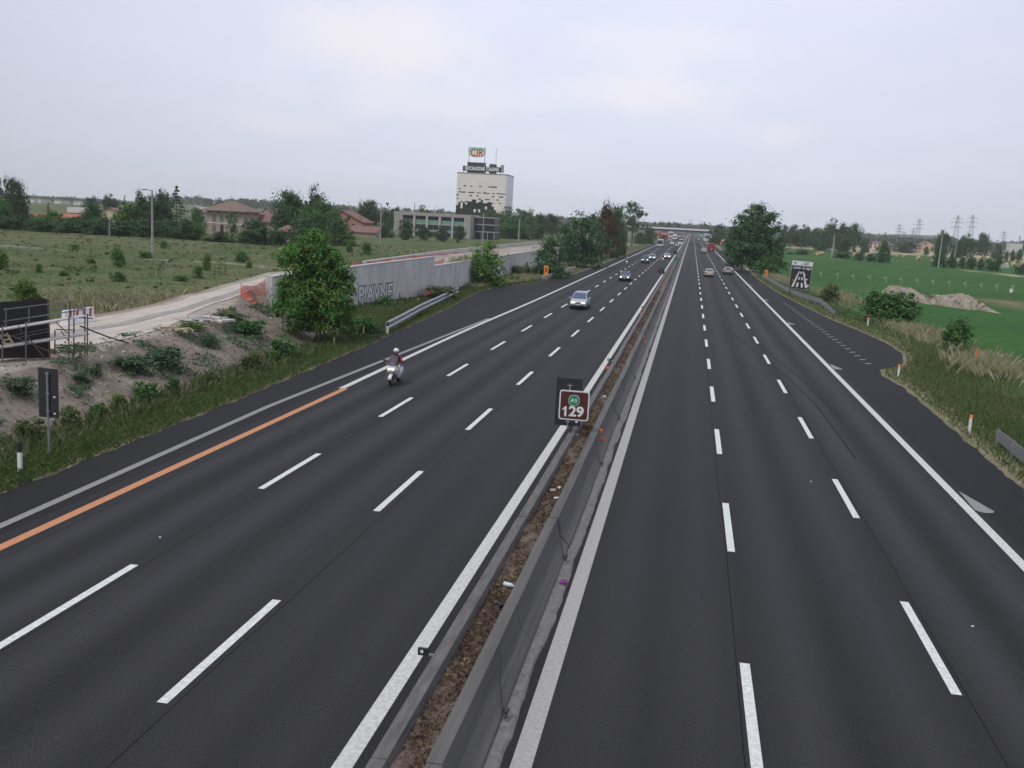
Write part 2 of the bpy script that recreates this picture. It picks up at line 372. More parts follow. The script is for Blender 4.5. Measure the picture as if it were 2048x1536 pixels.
def edge_noise(y): return .05*math.sin(y*1.9)+.04*math.sin(y*4.7+1)+.03*math.sin(y*9.1)
sheet('hard_shoulder', M['shoulder'], lambda y: (float(XL(y))+edge_noise(y), LS-.45), YE, ZS, None, 12)
sheet('hard_shoulder', M['shoulder'], lambda y: (RS+.3, float(XR(y))+edge_noise(y+3)), YE, ZS, None, 12)
def line(name, m, x, w, y0, y1, z=.004, curve=None):
    ys = np.concatenate([np.arange(y0, min(y1, 200), 6.), np.geomspace(max(200, y0), y1, 30)]) if y1 > 200 else np.append(np.arange(y0, y1-.2, 3.), y1)
    return sheet(name, m, lambda y: ((curve(y) if curve else x)-w/2, (curve(y) if curve else x)+w/2), ys, z)
line('edge_line', M['white_line'], LM, .32, -20, 3500); line('edge_line', M['dirty_line'], RM, .34, -20, 3500)
line('edge_line', M['white_line'], RS, .30, -20, 3500); line('edge_line', M['white_line'], LS-.1, .30, 45.6, 3500, curve=lambda y: LS-.1-.28*math.exp(-((y-72)/22)**2))
line('edge_line', M['orange_line'], LS, .30, -20, 45.7)
line('edge_line', M['grey_line'], 0, .27, -20, 84, curve=lambda y: float(np.interp(y, [-20, 22, 40, 54, 68, 84], [-17.0, -17.05, -17.45, -17.2, -16.95, -16.6])))
def dashes(x, y0, w=.20):
    V = []; Fq = []; k = -2
    while True:
        a = y0+12*k; b = a+4.9; k += 1
        if a > 1500: break
        n = len(V); V += [(x-w/2, a, .004), (x+w/2, a, .004), (x+w/2, b, .004), (x-w/2, b, .004)]; Fq.append((n, n+1, n+2, n+3))
    me = np_mesh('lane_line', V, Fq, M['dash_line']); tag(link('lane_line', me), kind='structure')
dashes(R1, 14.54); dashes(R2, 19.19); dashes(L1, 14.84); dashes(L2, 15.87)
for x in (LS+.5, L2+.22, L1+.27, R1-.16, R2+.2): line('paving_joint', M['tar'], x, .02, -20, 260, .0022, curve=lambda y, x=x: x+.02*math.sin(y*.7)+.015*math.sin(y*2.3))
for pts_ in ([(4.2, 84), (5.2, 72), (6.3, 62), (6.9, 52), (7.0, 40)], [(5.3, 84), (6.2, 72), (7.2, 60), (7.6, 48)]):
    ax, ay = [q[0] for q in pts_][::-1], [q[1] for q in pts_][::-1]; line('skid_mark', M['skid'], 0, .10, ay[0], ay[-1], .0018, curve=lambda y, ax=ax, ay=ay: float(np.interp(y, ay, ax)))
# hatch row on the right lay-by, painted turnaround marks on the shoulder
V = []; Fq = []
for i in range(27):
    t = i/26; x = 12.62+(11.95-12.62)*t; y = 71+t*56; n = len(V)
    V += [(x-.25, y, 0), (x+.22, y+.3, 0), (x+.28, y+.75, 0), (x-.19, y+.45, 0)]; Fq.append((n, n+1, n+2, n+3))
tag(link('layby_marking', np_mesh('layby_marking', V, Fq, M['grey_line'])), kind='structure')
def drop_mark(y):
    V = [(9.85+.0, y+2.0, .009)]; 
    for k in range(9): a = PI*k/8; V.append((10.05+.3*math.cos(PI-a)*1., y-.35-.35*math.sin(a), .009))
    me = bpy.data.meshes.new('shoulder_mark'); me.from_pydata(V, [], [tuple(range(len(V)))]); me.materials.append(M['grey_line']); tag(link('shoulder_mark', me), kind='structure')
for y in (34.0, 67.6, 98.6, 131, 165, 200): drop_mark(y)
# dirt road on the building site
sheet('dirt_road', mat('dirt_road', (.47, .42, .36), .95, var=.2, scale=1.2, stretch=(1, .35, 1), bump=.3, detail=8),
      lambda y: (float(np.interp(y, [36, 44, 52, 60, 72, 85, 104], [-36.5, -35.5, -34.2, -34.2, -35.0, -36.3, -34.6])), float(np.interp(y, [36, 44, 52, 60, 72, 85, 104], [-28.8, -28.2, -28.9, -31.2, -32.7, -32.0, -28.4]))),
      np.arange(36, 104, 1.), lambda x, y: Hs(x, y)+.03, None, 14)
sheet('wheel_track', mat('wheel_track', (.30, .28, .26), .95, var=.2, scale=2, stretch=(1, .3, 1)),
      lambda y: (float(np.interp(y, [44, 52, 60, 72, 85, 100], [-32.6, -32.0, -32.5, -33.7, -34.4, -33])), float(np.interp(y, [44, 52, 60, 72, 85, 100], [-31.9, -31.2, -31.7, -32.9, -33.6, -32.3]))),
      np.arange(44, 100, 1.), lambda x, y: Hs(x, y)+.045, None, 4)
# ------------------------------------------------------------------ sky, sun, haze
w = bpy.data.worlds.new('World'); SC.world = w; w.use_nodes = True
nt = w.node_tree; N = nt.nodes; L = nt.links; bg = N['Background']; bg.inputs[1].default_value = .1
SUN_EL, SUN_AZ = math.radians(56), math.radians(215)      # azimuth clockwise from +Y
sky = N.new('ShaderNodeTexSky'); sky.sky_type = 'NISHITA'; sky.sun_disc = False; sky.sun_elevation = SUN_EL; sky.sun_rotation = SUN_AZ
sky.air_density = 1.2; sky.dust_density = 4; sky.ozone_density = 1
tc = N.new('ShaderNodeTexCoord'); sx = N.new('ShaderNodeSeparateXYZ'); L.new(tc.outputs['Generated'], sx.inputs[0])
def mth(op, a, b=0.):
    k = N.new('ShaderNodeMath'); k.operation = op
    for i, v in enumerate((a, b)):
        if isinstance(v, (int, float)): k.inputs[i].default_value = v
        else: L.new(v, k.inputs[i])
    return k.outputs[0]
zz = mth('ADD', mth('MAXIMUM', sx.outputs[2], 0.), .10)
cb = N.new('ShaderNodeCombineXYZ'); L.new(mth('DIVIDE', sx.outputs[0], zz), cb.inputs[0]); L.new(mth('DIVIDE', sx.outputs[1], zz), cb.inputs[1])
n1_ = N.new('ShaderNodeTexNoise'); n1_.inputs['Scale'].default_value = .9; n1_.inputs['Detail'].default_value = 6; n1_.inputs['Roughness'].default_value = .55; n1_.inputs['Distortion'].default_value = .3
L.new(cb.outputs[0], n1_.inputs['Vector'])
ov = N.new('ShaderNodeValToRGB'); L.new(mth('MULTIPLY', mth('MAXIMUM', sx.outputs[2], 0.), 1.6), ov.inputs[0])
e = ov.color_ramp.elements; e[0].color = (7.6, 8.05, 9.4, 1); e[0].position = 0; e[1].color = (8.0, 8.45, 10.4, 1); e[1].position = .55
cl = N.new('ShaderNodeMapRange'); L.new(n1_.outputs['Fac'], cl.inputs[0]); cl.inputs[1].default_value = .42; cl.inputs[2].default_value = .75; cl.inputs[3].default_value = .0; cl.inputs[4].default_value = .5
m1 = N.new('ShaderNodeMix'); m1.data_type = 'RGBA'; L.new(cl.outputs[0], m1.inputs[0]); L.new(ov.outputs[0], m1.inputs[6]); m1.inputs[7].default_value = (9.0, 9.1, 10.6, 1)
cur = m1.outputs[2]
for (px, py, sx_, sz_, st) in [(760, 88, .075, .028, .9), (800, 200, .09, .016, .55), (1290, 188, .06, .018, .8), (1300, 92, .09, .016, .45), (1570, 268, .03, .01, .4), (560, 245, .05, .01, .35)]:
    c_ = ray(px, py).normalized(); sb = N.new('ShaderNodeVectorMath'); sb.operation = 'SUBTRACT'; L.new(tc.outputs['Generated'], sb.inputs[0]); sb.inputs[1].default_value = c_
    ml = N.new('ShaderNodeVectorMath'); ml.operation = 'MULTIPLY'; L.new(sb.outputs[0], ml.inputs[0]); ml.inputs[1].default_value = (1/sx_, .4/sx_, 1/sz_)
    nz = N.new('ShaderNodeTexNoise'); nz.inputs['Scale'].default_value = 16; nz.inputs['Detail'].default_value = 6; L.new(tc.outputs['Generated'], nz.inputs['Vector'])
    ln_ = N.new('ShaderNodeVectorMath'); ln_.operation = 'LENGTH'; L.new(ml.outputs[0], ln_.inputs[0])
    d_ = mth('ADD', ln_.outputs['Value'], mth('MULTIPLY', mth('SUBTRACT', nz.outputs['Fac'], .5), 2.6))
    mr_ = N.new('ShaderNodeMapRange'); mr_.interpolation_type = 'SMOOTHSTEP'; L.new(d_, mr_.inputs[0]); mr_.inputs[1].default_value = .3; mr_.inputs[2].default_value = 1.8; mr_.inputs[3].default_value = st; mr_.inputs[4].default_value = 0
    mc = N.new('ShaderNodeMix'); mc.data_type = 'RGBA'; L.new(mr_.outputs[0], mc.inputs[0]); L.new(cur, mc.inputs[6]); mc.inputs[7].default_value = (9.5, 9.1, 9.8, 1); cur = mc.outputs[2]
m2 = N.new('ShaderNodeMix'); m2.data_type = 'RGBA'; m2.inputs[0].default_value = .88; L.new(sky.outputs[0], m2.inputs[6]); L.new(cur, m2.inputs[7])
dt = N.new('ShaderNodeVectorMath'); dt.operation = 'DOT_PRODUCT'; L.new(tc.outputs['Generated'], dt.inputs[0]); dt.inputs[1].default_value = (-.10, .93, .355)
gl = N.new('ShaderNodeMapRange'); L.new(dt.outputs['Value'], gl.inputs[0]); gl.inputs[1].default_value = .78; gl.inputs[2].default_value = 1.; gl.inputs[3].default_value = .72; gl.inputs[4].default_value = 1.01
sc_ = N.new('ShaderNodeVectorMath'); sc_.operation = 'SCALE'; L.new(m2.outputs[2], sc_.inputs[0]); L.new(gl.outputs[0], sc_.inputs['Scale']); L.new(sc_.outputs[0], bg.inputs[0])
sl = bpy.data.lights.new('sun', 'SUN'); sl.energy = 1.5; sl.angle = math.radians(14); sl.color = (1, .95, .87)
so = bpy.data.objects.new('sun', sl); COL.objects.link(so)
sd = Vector((math.sin(SUN_AZ)*math.cos(SUN_EL), math.cos(SUN_AZ)*math.cos(SUN_EL), math.sin(SUN_EL)))
so.rotation_euler = (-sd).to_track_quat('-Z', 'Y').to_euler(); so.location = (0, 0, 60)
hz = MB().box((0, 1790, 39), (7300, 3720, 82)).build('haze', M['dark']); hz.data.materials.clear()
hm = bpy.data.materials.new('haze_air'); hm.use_nodes = True; hn = hm.node_tree.nodes; hn.remove(hn['Principled BSDF'])
pv = hn.new('ShaderNodeVolumePrincipled'); pv.inputs['Color'].default_value = (.97, .98, 1, 1); pv.inputs['Density'].default_value = .00014; pv.inputs['Anisotropy'].default_value = .0
hm.node_tree.links.new(pv.outputs[0], hn['Material Output'].inputs['Volume']); hz.data.materials.append(hm); tag(hz, kind='stuff')
SC.cycles.volume_bounces = 2
SC.view_settings.view_transform = 'Standard'; SC.view_settings.look = 'None'; SC.view_settings.exposure = .12; SC.view_settings.gamma = 1
# ------------------------------------------------------------------ median
def barrier(name, label, prof, y0, y1, m, seg=6.2, jit=.02):
    t = empty(name, (0, y0, 0), label, 'barrier'); b = MB(); y = y0; k = 0
    while y < y1:
        ln = seg if y < 260 else 60
        dx = random.uniform(-jit, jit); dz = random.uniform(-.008, .008)
        b.loft([[(x+dx, yy-y0, z+dz) for x, z in prof] for yy in (y+.012, y+ln-.012)]); y += ln
    b.build('wall', m, t); return t
BL = barrier('concrete_barrier', 'slim grey concrete barrier along the left edge of the median soil strip', [(-4.12, -.02), (-3.93, .8), (-3.70, .8), (-3.58, .3), (-3.58, -.02)], -12, 1500, M['concrete'])
BR = barrier('concrete_barrier', 'sloped grey concrete barrier with a cracked footing along the right edge of the median', [(-3.20, -.02), (-3.13, .85), (-2.89, .85), (-2.80, .40), (-2.55, .14), (-2.53, -.02)], -12, 1500, M['concrete_face'], seg=6.2)
b = MB(); ys = np.concatenate([np.arange(-12, 160, .35), np.arange(160, 900, 20)]); r0 = []
xo = 0
for y in ys:
    xo = .75*xo+random.uniform(-.03, .03)
    r0.append([(-2.56, y+12, -.01), (-2.56, y+12, .075), (-2.34+xo*.6, y+12, .07+random.uniform(-.01, .01)), (-2.28+xo, y+12, .03), (-2.27+xo, y+12, -.01)])
b.loft(r0, True); b.build('footing', mat('broken_concrete', (.165, .16, .155), .95, var=.3, scale=6, bump=.5), BR)
for y in (16.9, 25.2, 35.6, 44.2, 56.5):
    t = empty('hanging_cable', (-2.86, y, .85), 'thin dark cable hanging down the sloped median barrier face, number %d from the camera' % (1+[16.9, 25.2, 35.6, 44.2, 56.5].index(y)), 'cable')
    t['label'] = {16.9: 'dark cable with a hook hanging on the barrier face nearest the camera', 25.2: 'dark cable on the barrier face beside the purple rag', 35.6: 'dark cable hanging just beside the lower orange reflector pair of the brown sign', 44.2: 'dark cable hanging on the barrier face beyond the brown 129 sign', 56.5: 'farthest dark cable hanging on the sloped barrier face'}[y]
    MB().tube([(0, .05, 0), (.07, -.1, -.22), (.12, -.45, -.42), (.30, -1.05, -.68)], .011, 5).build('cable', M['dark'], t)
    MB().tube([(.30, -1.0, -.67), (.36, -1.12, -.70), (.40, -1.05, -.62), (.38, -1.25, -.70)], .022, 6).build('hook', M['dark'], t)
# median soil with dry grass
sheet('soil', mat('median_soil', (.12, .085, .065), .95, var=.55, scale=5, bump=.6, detail=9, col2=None), lambda y: (-3.72, -3.12), np.concatenate([np.arange(-12, 140, .3), np.geomspace(141, 1500, 60)]), lambda x, y: .60+.025*math.sin(y*2.1+x*7)+.02*math.sin(y*5.3-x*11)+.03*math.sin(y*.6), None, 6)
def blades(name, pos, h, wd, lean, mats, label=None, kind='stuff'):
    n = len(pos); a = RNG.uniform(0, 2*PI, n); l = RNG.uniform(0, 2*PI, n)
    h = np.asarray(h)*RNG.uniform(.6, 1.25, n); ln = h*np.asarray(lean)*RNG.uniform(.3, 1.3, n)
    dx, dy = np.cos(a)*wd/2, np.sin(a)*wd/2; tx, ty = np.cos(l)*ln, np.sin(l)*ln
    P = pos; z0 = P[:, 2]
    V = np.empty((n, 4, 3)); V[:, 0] = np.stack([P[:, 0]-dx, P[:, 1]-dy, z0], -1); V[:, 1] = np.stack([P[:, 0]+dx, P[:, 1]+dy, z0], -1)
    V[:, 2] = np.stack([P[:, 0]+dx*.7+tx*.45, P[:, 1]+dy*.7+ty*.45, z0+h*.62], -1); V[:, 3] = np.stack([P[:, 0]+tx, P[:, 1]+ty, z0+h*np.sqrt(np.maximum(1-(ln/h)**2*.5, .15))], -1)
    Fq = np.arange(n*4).reshape(n, 4)
    o = link(name, np_mesh(name, V.reshape(-1, 3), Fq, mats)); return tag(o, kind=kind) if kind else o
def scatter(n, xf, y0, y1, power=1.):
    y = y0+(y1-y0)*RNG.uniform(0, 1, n)**power; x = xf(y); return np.stack([x, y, H(x, y)], -1)
M['drygrass'] = leafmat('dry_grass', [(.18, .12, .085), (.10, .075, .055), (.27, .20, .14), (.13, .075, .055)], .1)
M['grass'] = leafmat('verge_grass', [(.065, .13, .03), (.10, .16, .042), (.05, .10, .028), (.17, .175, .075)], .2)
M['paledry'] = leafmat('pale_dry_grass', [(.34, .31, .19), (.22, .23, .11), (.48, .43, .30), (.12, .16, .06)], .2)
M['weeds'] = leafmat('weeds', [(.075, .13, .035), (.115, .165, .045), (.175, .175, .085), (.07, .125, .04), (.13, .145, .065)], .2)
yy = 6+120*RNG.uniform(0, 1, 16000)**1.7; pp = np.stack([RNG.uniform(-3.70, -3.14, 16000), yy, np.full(16000, .58)], -1)
blades('dry_grass', pp, .12, .014, 1.3, M['drygrass'])
yy = 6+90*RNG.uniform(0, 1, 5000)**1.6; yy = yy[np.sin(yy*1.3)+np.sin(yy*3.1+1) > .5]; pp = np.stack([RNG.uniform(-3.68, -3.16, len(yy)), yy, np.full(len(yy), .59)], -1)
blades('pale_dry_grass', pp, .13, .013, 1.4, leafmat('median_straw', [(.30, .24, .17), (.22, .17, .12), (.38, .32, .24)], .1))
def item(name, label, cat, b, m, group=None, bevel=0.): return tag(b.build(name, m, bevel=bevel), label, cat, group)
rag = MB().loft([[(-2.34+.085*r*math.cos(k*PI/5)*(1+.4*math.sin(3*k+i)), 22.55+.12*r*math.sin(k*PI/5)*(1+.4*math.cos(2*k+i)), .08+zz_) for k in range(10)] for i, (r, zz_) in enumerate(((1, 0), (.9, .05), (.5, .09), (.15, .075)))])
item('crumpled_rag', 'crumpled purple rag lying on the cracked barrier footing', 'rag', rag, mat('purple_cloth', (.10, .05, .28), .8, var=.5, scale=14, col2=(.35, .03, .15)))
p = at(1018, 1172, .66); item('plastic_bottle', 'pale blue plastic bottle lying in the median soil', 'bottle', MB().tube([(p.x-.12, p.y+.05, .68), (p.x+.05, p.y, .68), (p.x+.10, p.y-.02, .68), (p.x+.14, p.y-.03, .68)], [.05, .05, .02, .018], 10), mat('pale_plastic', (.55, .66, .74), .2))
for (px, py, lb, w_, d_, mm) in [(1106, 980, 'grey flat board piece lying in the median soil beside two white scraps', .13, .16, 'plank'), (1119, 975, 'white paper scrap beside the grey board piece in the median', .10, .08, 'white'), (1113, 996, 'off white torn carton in the median just nearer than the grey board', .14, .09, 'white'), (1155, 869, 'white paper ball in the median soil just beyond the brown 129 sign post', .07, .07, 'white'), (1209, 793, 'white rectangular card lying across the median soil', .16, .10, 'white'), (1006, 1208, 'dark tyre scrap in the median near the plastic bottle', .24, .2, 'tyre')]:
    p = at(px, py, .67); item('litter', lb, 'litter', MB().box((p.x, p.y, .67), (w_, d_, .05), random.uniform(0, 3)), M[mm], bevel=.01)
# small white scraps that sit on the tarmac
for (px, py, lb) in [(320, 1076, 'white pebble of litter on the left slow lane'), (1622, 964, 'white speck of litter between the right lanes'), (1945, 1254, 'white litter speck on the right slow lane nearest the edge line')]:
    p = at(px, py, 0); item('litter', lb, 'litter', MB().box((p.x, p.y, .02), (.05, .045, .02), .4), M['white'])
# orange reflectors
def refl_pair(y, lb):
    t = empty('reflector_pair', (-2.89, y, .85), lb, 'reflector', group='orange reflector pairs on the right median barrier')
    for z in (-.10, -.42):
        MB().box((.05 if z > -.2 else .13, -.05, z), (.17, .05, .14), 0).build('reflector', M['orange'], t, bevel=.012)
    MB().box((.02, 0, -.22), (.03, .03, .5)).build('bracket', M['dark'], t)
for y, lb in [(37.4, 'large orange reflector pair on the barrier beside the brown 129 sign'), (71.5, 'second orange reflector pair up the median barrier past the 129 sign'), (106.6, 'third orange reflector pair up the median barrier'), (136.5, 'fourth orange reflector pair along the median barrier, small'), (172, 'fifth orange reflector pair along the median barrier, tiny'), (206, 'farthest orange reflector pair on the median barrier before the green sign')]: refl_pair(y, lb)
for y, lb in [(55.3, 'single orange reflector on the left median barrier beyond the brown sign'), (92.6, 'single orange reflector on the left median barrier level with the silver minivan')]:
    t = empty('edge_reflector', (-4.06, y, .62), lb, 'reflector'); MB().box((0, 0, 0), (.15, .06, .15)).build('reflector', M['orange'], t, bevel=.012); MB().box((.07, .02, 0), (.06, .02, .05)).build('bracket', M['dark'], t)
for y, lb in [(16.6, 'small black reflector box bracketed on the left barrier near the bottom of the photo'), (58, 'small grey reflector box on the left barrier above the orange reflector'), (98, 'tiny dark reflector box on the left barrier level with the silver minivan')]:
    t = empty('marker_box', (-4.2, y, .72), lb, 'marker'); MB().box((0, 0, 0), (.20, .06, .14)).build('box', M['dark'], t, bevel=.01); MB().box((.14, 0, -.05), (.16, .03, .04)).build('bracket', M['galv'], t); MB().box((-.02, -.035, .01), (.05, .01, .05)).build('lens', M['white'], t)
# ------------------------------------------------------------------ signs
def face(px, py, Y): return atY(px, py, Y)
def rrect(w_, h_, r, n=6):
    pts = []
    for cx, cy, a0 in ((w_/2-r, h_/2-r, 0), (-w_/2+r, h_/2-r, 90), (-w_/2+r, -h_/2+r, 180), (w_/2-r, -h_/2+r, 270)):
        for k in range(n+1): a = math.radians(a0+90*k/n); pts.append((cx+r*math.cos(a), cy+r*math.sin(a)))
    return pts
def plate(b, w_, h_, r, y, t, cx=0, cz=0):
    pts = rrect(w_, h_, r); return b.loft([[(cx+x, y+t, cz+z) for x, z in pts], [(cx+x, y, cz+z) for x, z in pts]])
FACE = Matrix(((1, 0, 0, 0), (0, 0, -1, 0), (0, 1, 0, 0), (0, 0, 0, 1)))     # text that faces -Y
def T4(x, y, z): return Matrix.Translation((x, y, z)) @ FACE
Y0 = 36.3; k = mpp((-4, Y0, 1.5)); c = face(1148, 811, Y0); t = empty('kilometre_sign', (c.x, Y0, .8), 'brown square A1 129 kilometre sign on a post in the median', 'road sign')
cz = c.z-.8; S_ = 60*k
plate(MB(), S_, S_, .1, 0, .02, 0, cz).build('panel', M['white'], t); plate(MB(), S_*.915, S_*.915, .075, -.006, .01, 0, cz).build('brown_field', M['brown'], t)
sh = plate(MB(), .40, .40, .15, -.012, .01, -.01, cz+.19).build('shield_border', M['white'], t); plate(MB(), .37, .37, .14, -.017, .01, -.01, cz+.19).build('shield', M['green_sign'], sh)
text_mesh('lettering', 'A', .20, M['white'], T4(-.065, -.022, cz+.19), t, .006, sx=.95)
def one(x, z, h, w_, y): MB().add([(x+a*w_, y, z+b_*h) for a, b_ in ((-.05, 0), (.35, 0), (.35, 1), (.08, 1), (-.42, .76), (-.42, .58), (-.05, .74))], [tuple(range(7))]).build('lettering', M['white'], t)
one(.055, cz+.12, .14, .10, -.023); one(-.335, cz-.43, .38, .20, -.012)
text_mesh('lettering', '29', .52, M['white'], T4(.10, -.012, cz-.24), t, .018, sx=1.08)
MB().tube([(.0, .06, cz+.55), (0, .06, cz-.6), (-.10, .06, -.05), (-.26, -.1, -.2), (-.36, -.5, -.55), (-.36, -.5, -.8)], .035, 8).build('post', M['signback'], t)
Y1 = 37.6; c = face(1137, 804, Y1); k = mpp(c); t = empty('lane_panel_sign', (c.x, Y1, .8), 'tall black back of a traffic sign just behind the brown 129 sign', 'road sign')
MB().box((0, 0, c.z-.8), (52*k, .025, 97*k)).build('panel', M['signback'], t, bevel=.008)
MB().tube([(.03, -.05, c.z-.8+.72), (.03, -.05, -.15)], .035, 8).build('post', M['galv'], t)
for dz in (.66, 0, -.75): MB().box((.03, -.075, c.z-.8+dz), (.20, .03, .035)).build('clamp', M['galv'], t)
MB().box((.36, -.016, c.z-.8-.75), (.1, .004, .07)).build('sticker', M['white'], t)
for dz in (.78, .4, 0, -.4, -.8): MB().box((0, -.016, c.z-.8+dz), (52*k*.96, .012, .02)).build('stiffener', M['dark'], t)
Yl = 29.5; c = face(97, 786, Yl); k = mpp(c); zb = Hs(-20.65, Yl); t = empty('roadside_sign', (c.x, Yl, zb), 'narrow black sign back on a grey post in the left verge', 'road sign')
MB().box((0, 0, c.z-zb), (44*k, .025, 100*k)).build('panel', M['signback'], t, bevel=.008); MB().tube([(.0, -.05, c.z-zb+.72), (.0, -.05, 0)], .038, 8).build('post', M['galv'], t)
for dz in (.66, 0, -.6): MB().box((.02, -.075, c.z-zb+dz), (.14, .03, .03)).build('clamp', M['galv'], t)
for dz in (.6, .2, -.2, -.6): MB().box((0, -.016, c.z-zb+dz), (44*k*.96, .012, .016)).build('stiffener', M['dark'], t)
for dx, dz in ((.22, -.12), (.22, -.68)): MB().box((dx, -.016, c.z-zb+dz), (.07, .004, .06)).build('sticker', M['white'], t)
# lane sign on the right
Ys = 146.; c = face(1600, 550, Ys); k = mpp(c); zb = Hs(c.x, Ys); t = empty('lane_sign', (c.x, Ys, zb), 'black lane diagram sign with a white top panel beside the right guardrail', 'road sign'); cz = c.z-zb
W_, H_ = 41*k, 56*k; t.rotation_euler = (0, math.radians(2.4), 0)
MB().box((0, 0, cz), (W_, .06, H_)).build('frame', M['greyplaster'], t); MB().box((0, -.035, cz-H_*.085), (W_*.95, .03, H_*.80)).build('black_panel', M['dark'], t); MB().box((0, -.035, cz+H_*.41), (W_*.97, .03, H_*.15)).build('top_panel', M['white'], t)
[text_mesh('lettering', tx, .40, M['white'], T4(x_, -.056, cz+.98), t, .012, sx=1.) for tx, x_ in (('occhio', -.68), ('ai', .22), ('segni', .92))]
[MB().box((x_, -.054, cz+H_*.41+dz_), (w_, .012, .10)).build('text_line', M['signback'], t) for x_, w_, dz_ in ((.18, .14, .12), (.62, .5, .12), (.02, .16, -.12), (.55, .62, -.12))]; plate(MB(), .3, .2, .08, -.06, .01, -1., cz+H_*.41+.02).build('emblem', M['signback'], t)
def fpoly(name, pts, m): MB().add([(x, -.054, z) for x, z in pts], [tuple(range(len(pts)))]).build(name, m, t)
b0 = cz-H_*.44
for s_ in (-1, 1):
    fpoly('edge_stripe', [(s_*1.10, b0), (s_*.80, b0), (s_*.22, b0+2.25), (s_*.34, b0+2.25)][::s_], M['white'])
    for (z0, z1, x0, x1, w0, w1) in ((0, .65, .34, .27, .13, .12), (1.05, 1.45, .21, .17, .09, .075), (1.9, 2.2, .11, .09, .06, .05)):
        fpoly('dash', [(s_*(x0+w0), b0+z0), (s_*(x0-w0), b0+z0), (s_*(x1-w1), b0+z1), (s_*(x1+w1), b0+z1)][::s_], M['white'])
for (x, z, r) in ((1.13, .35, .14), (.85, 1.2, .11), (.55, 1.85, .09)): MB().disc((x, -.054, b0+z), r, (0, 1, 0), .01, 12).build('dot', M['white'], t)
for (x, z, r) in ((-1.05, .8, .07), (-1.03, 1.0, .07), (-.75, 1.6, .07)): MB().disc((x, -.054, b0+z), r, (0, 1, 0), .01, 12).build('dot', M['orange'], t)
for x in (-1.2, -.3, .55): MB().tube([(x, .06, 0), (x, .06, cz+.2)], .05, 6).build('post', M['signback'], t)
def disc_sign(px, py, r_px, Y, m, lb, base=.8, front=False, name='round_sign'):
    c = face(px, py, Y); k = mpp(c); t = empty(name, (c.x, Y, base), lb, 'road sign')
    MB().disc((0, 0, c.z-base), r_px*k, (0, 1, 0), .025, 24).build('disc', m, t); MB().tube([(0, -.05, c.z-base+r_px*k*.8), (0, -.05, -.05)], .03, 6).build('post', M['galv'], t); return t
disc_sign(1323, 543, 6.4, 161.7, M['signback'], 'round black back of a sign in the median beyond the dark blue car')
disc_sign(1351, 505, 3.6, 281, M['signback'], 'small round black sign back in the far median')
t = disc_sign(1353, 518, 4.6, 236, M['green_sign'], 'small green round topped sign in the median', name='green_median_sign')
def panel_sign(px, py, wp, hp, Y, m, lb, base=None, legs=1, name='road_sign', cat='road sign'):
    c = face(px, py, Y); k = mpp(c); base = Hs(c.x, Y) if base is None else base; t = empty(name, (c.x, Y, base), lb, cat)
    MB().box((0, 0, c.z-base), (wp*k, .06, hp*k)).build('panel', m, t)
    for i in range(legs):
        x = 0 if legs == 1 else (i/(legs-1)-.5)*wp*k*.8
        MB().tube([(x, .07, 0), (x, .07, c.z-base+hp*k*.4)], .05, 6).build('post', M['galv'], t)
    return t
M['bluegrey'] = mat('blue_grey_panel', (.10, .13, .17), .6)
panel_sign(1246, 486, 11, 9, 420, M['bluegrey'], 'blue grey direction sign back beside the distant left shoulder', legs=3)
panel_sign(1430, 476, 6, 4, 640, M['white'], 'small white sign under the dark trees right of the bridge')
panel_sign(1423, 475, 5, 3, 700, M['white'], 'tiny pale sign nearest the bridge on the right verge')
panel_sign(1430, 480, 4, 3, 600, M['white'], 'tiny white board below the small white sign on the right verge')
panel_sign(1447, 481, 7, 3, 520, M['white'], 'wide white sign at the left foot of the big right tree')
panel_sign(1442, 486, 4, 5, 480, M['orange'], 'orange and white marker board beside the red lorry on the right verge')
panel_sign(1446, 492, 5, 4, 420, M['green_sign'], 'small green sign at the left foot of the big right tree')
panel_sign(1402, 470, 9, 4, 900, mat('gantry_green', (.20, .45, .35), .6), 'pale green motorway sign seen under the bridge', legs=2)
panel_sign(1078, 535, 3, 14, 139, M['signback'], 'slim dark sign on a tall post beside the orange emergency column', name='marker_sign')
# SOS columns
def sos(px, py, wp, hp, Y, lb, txt):
    c = face(px, py, Y); k = mpp(c); z = Hs(c.x, Y); t = empty('emergency_column', (c.x, Y, z), lb, 'emergency phone'); h_ = (c.z-z)+hp*k/2
    MB().box((0, 0, h_/2), (wp*k, wp*k*.6, h_)).build('housing', M['sos'], t, bevel=.03)
    MB().box((0, -wp*k*.3-.004, h_*.72), (wp*k*.55, .02, h_*.28)).build('speech_panel', mat('dark_orange', (.45, .10, .02), .5), t)
    if txt:
        for i, ch in enumerate('SOS'): text_mesh('lettering', ch, .26, M['red'], T4(0, -wp*k*.3-.022, h_*.82-.22*i), t, .01)
sos(1092.5, 541, 8.5, 19, 146, 'yellow orange SOS column at the start of the second left guardrail', True)
sos(1532.5, 547, 6, 14, 196, 'orange SOS column at the far end of the right guardrail', False)
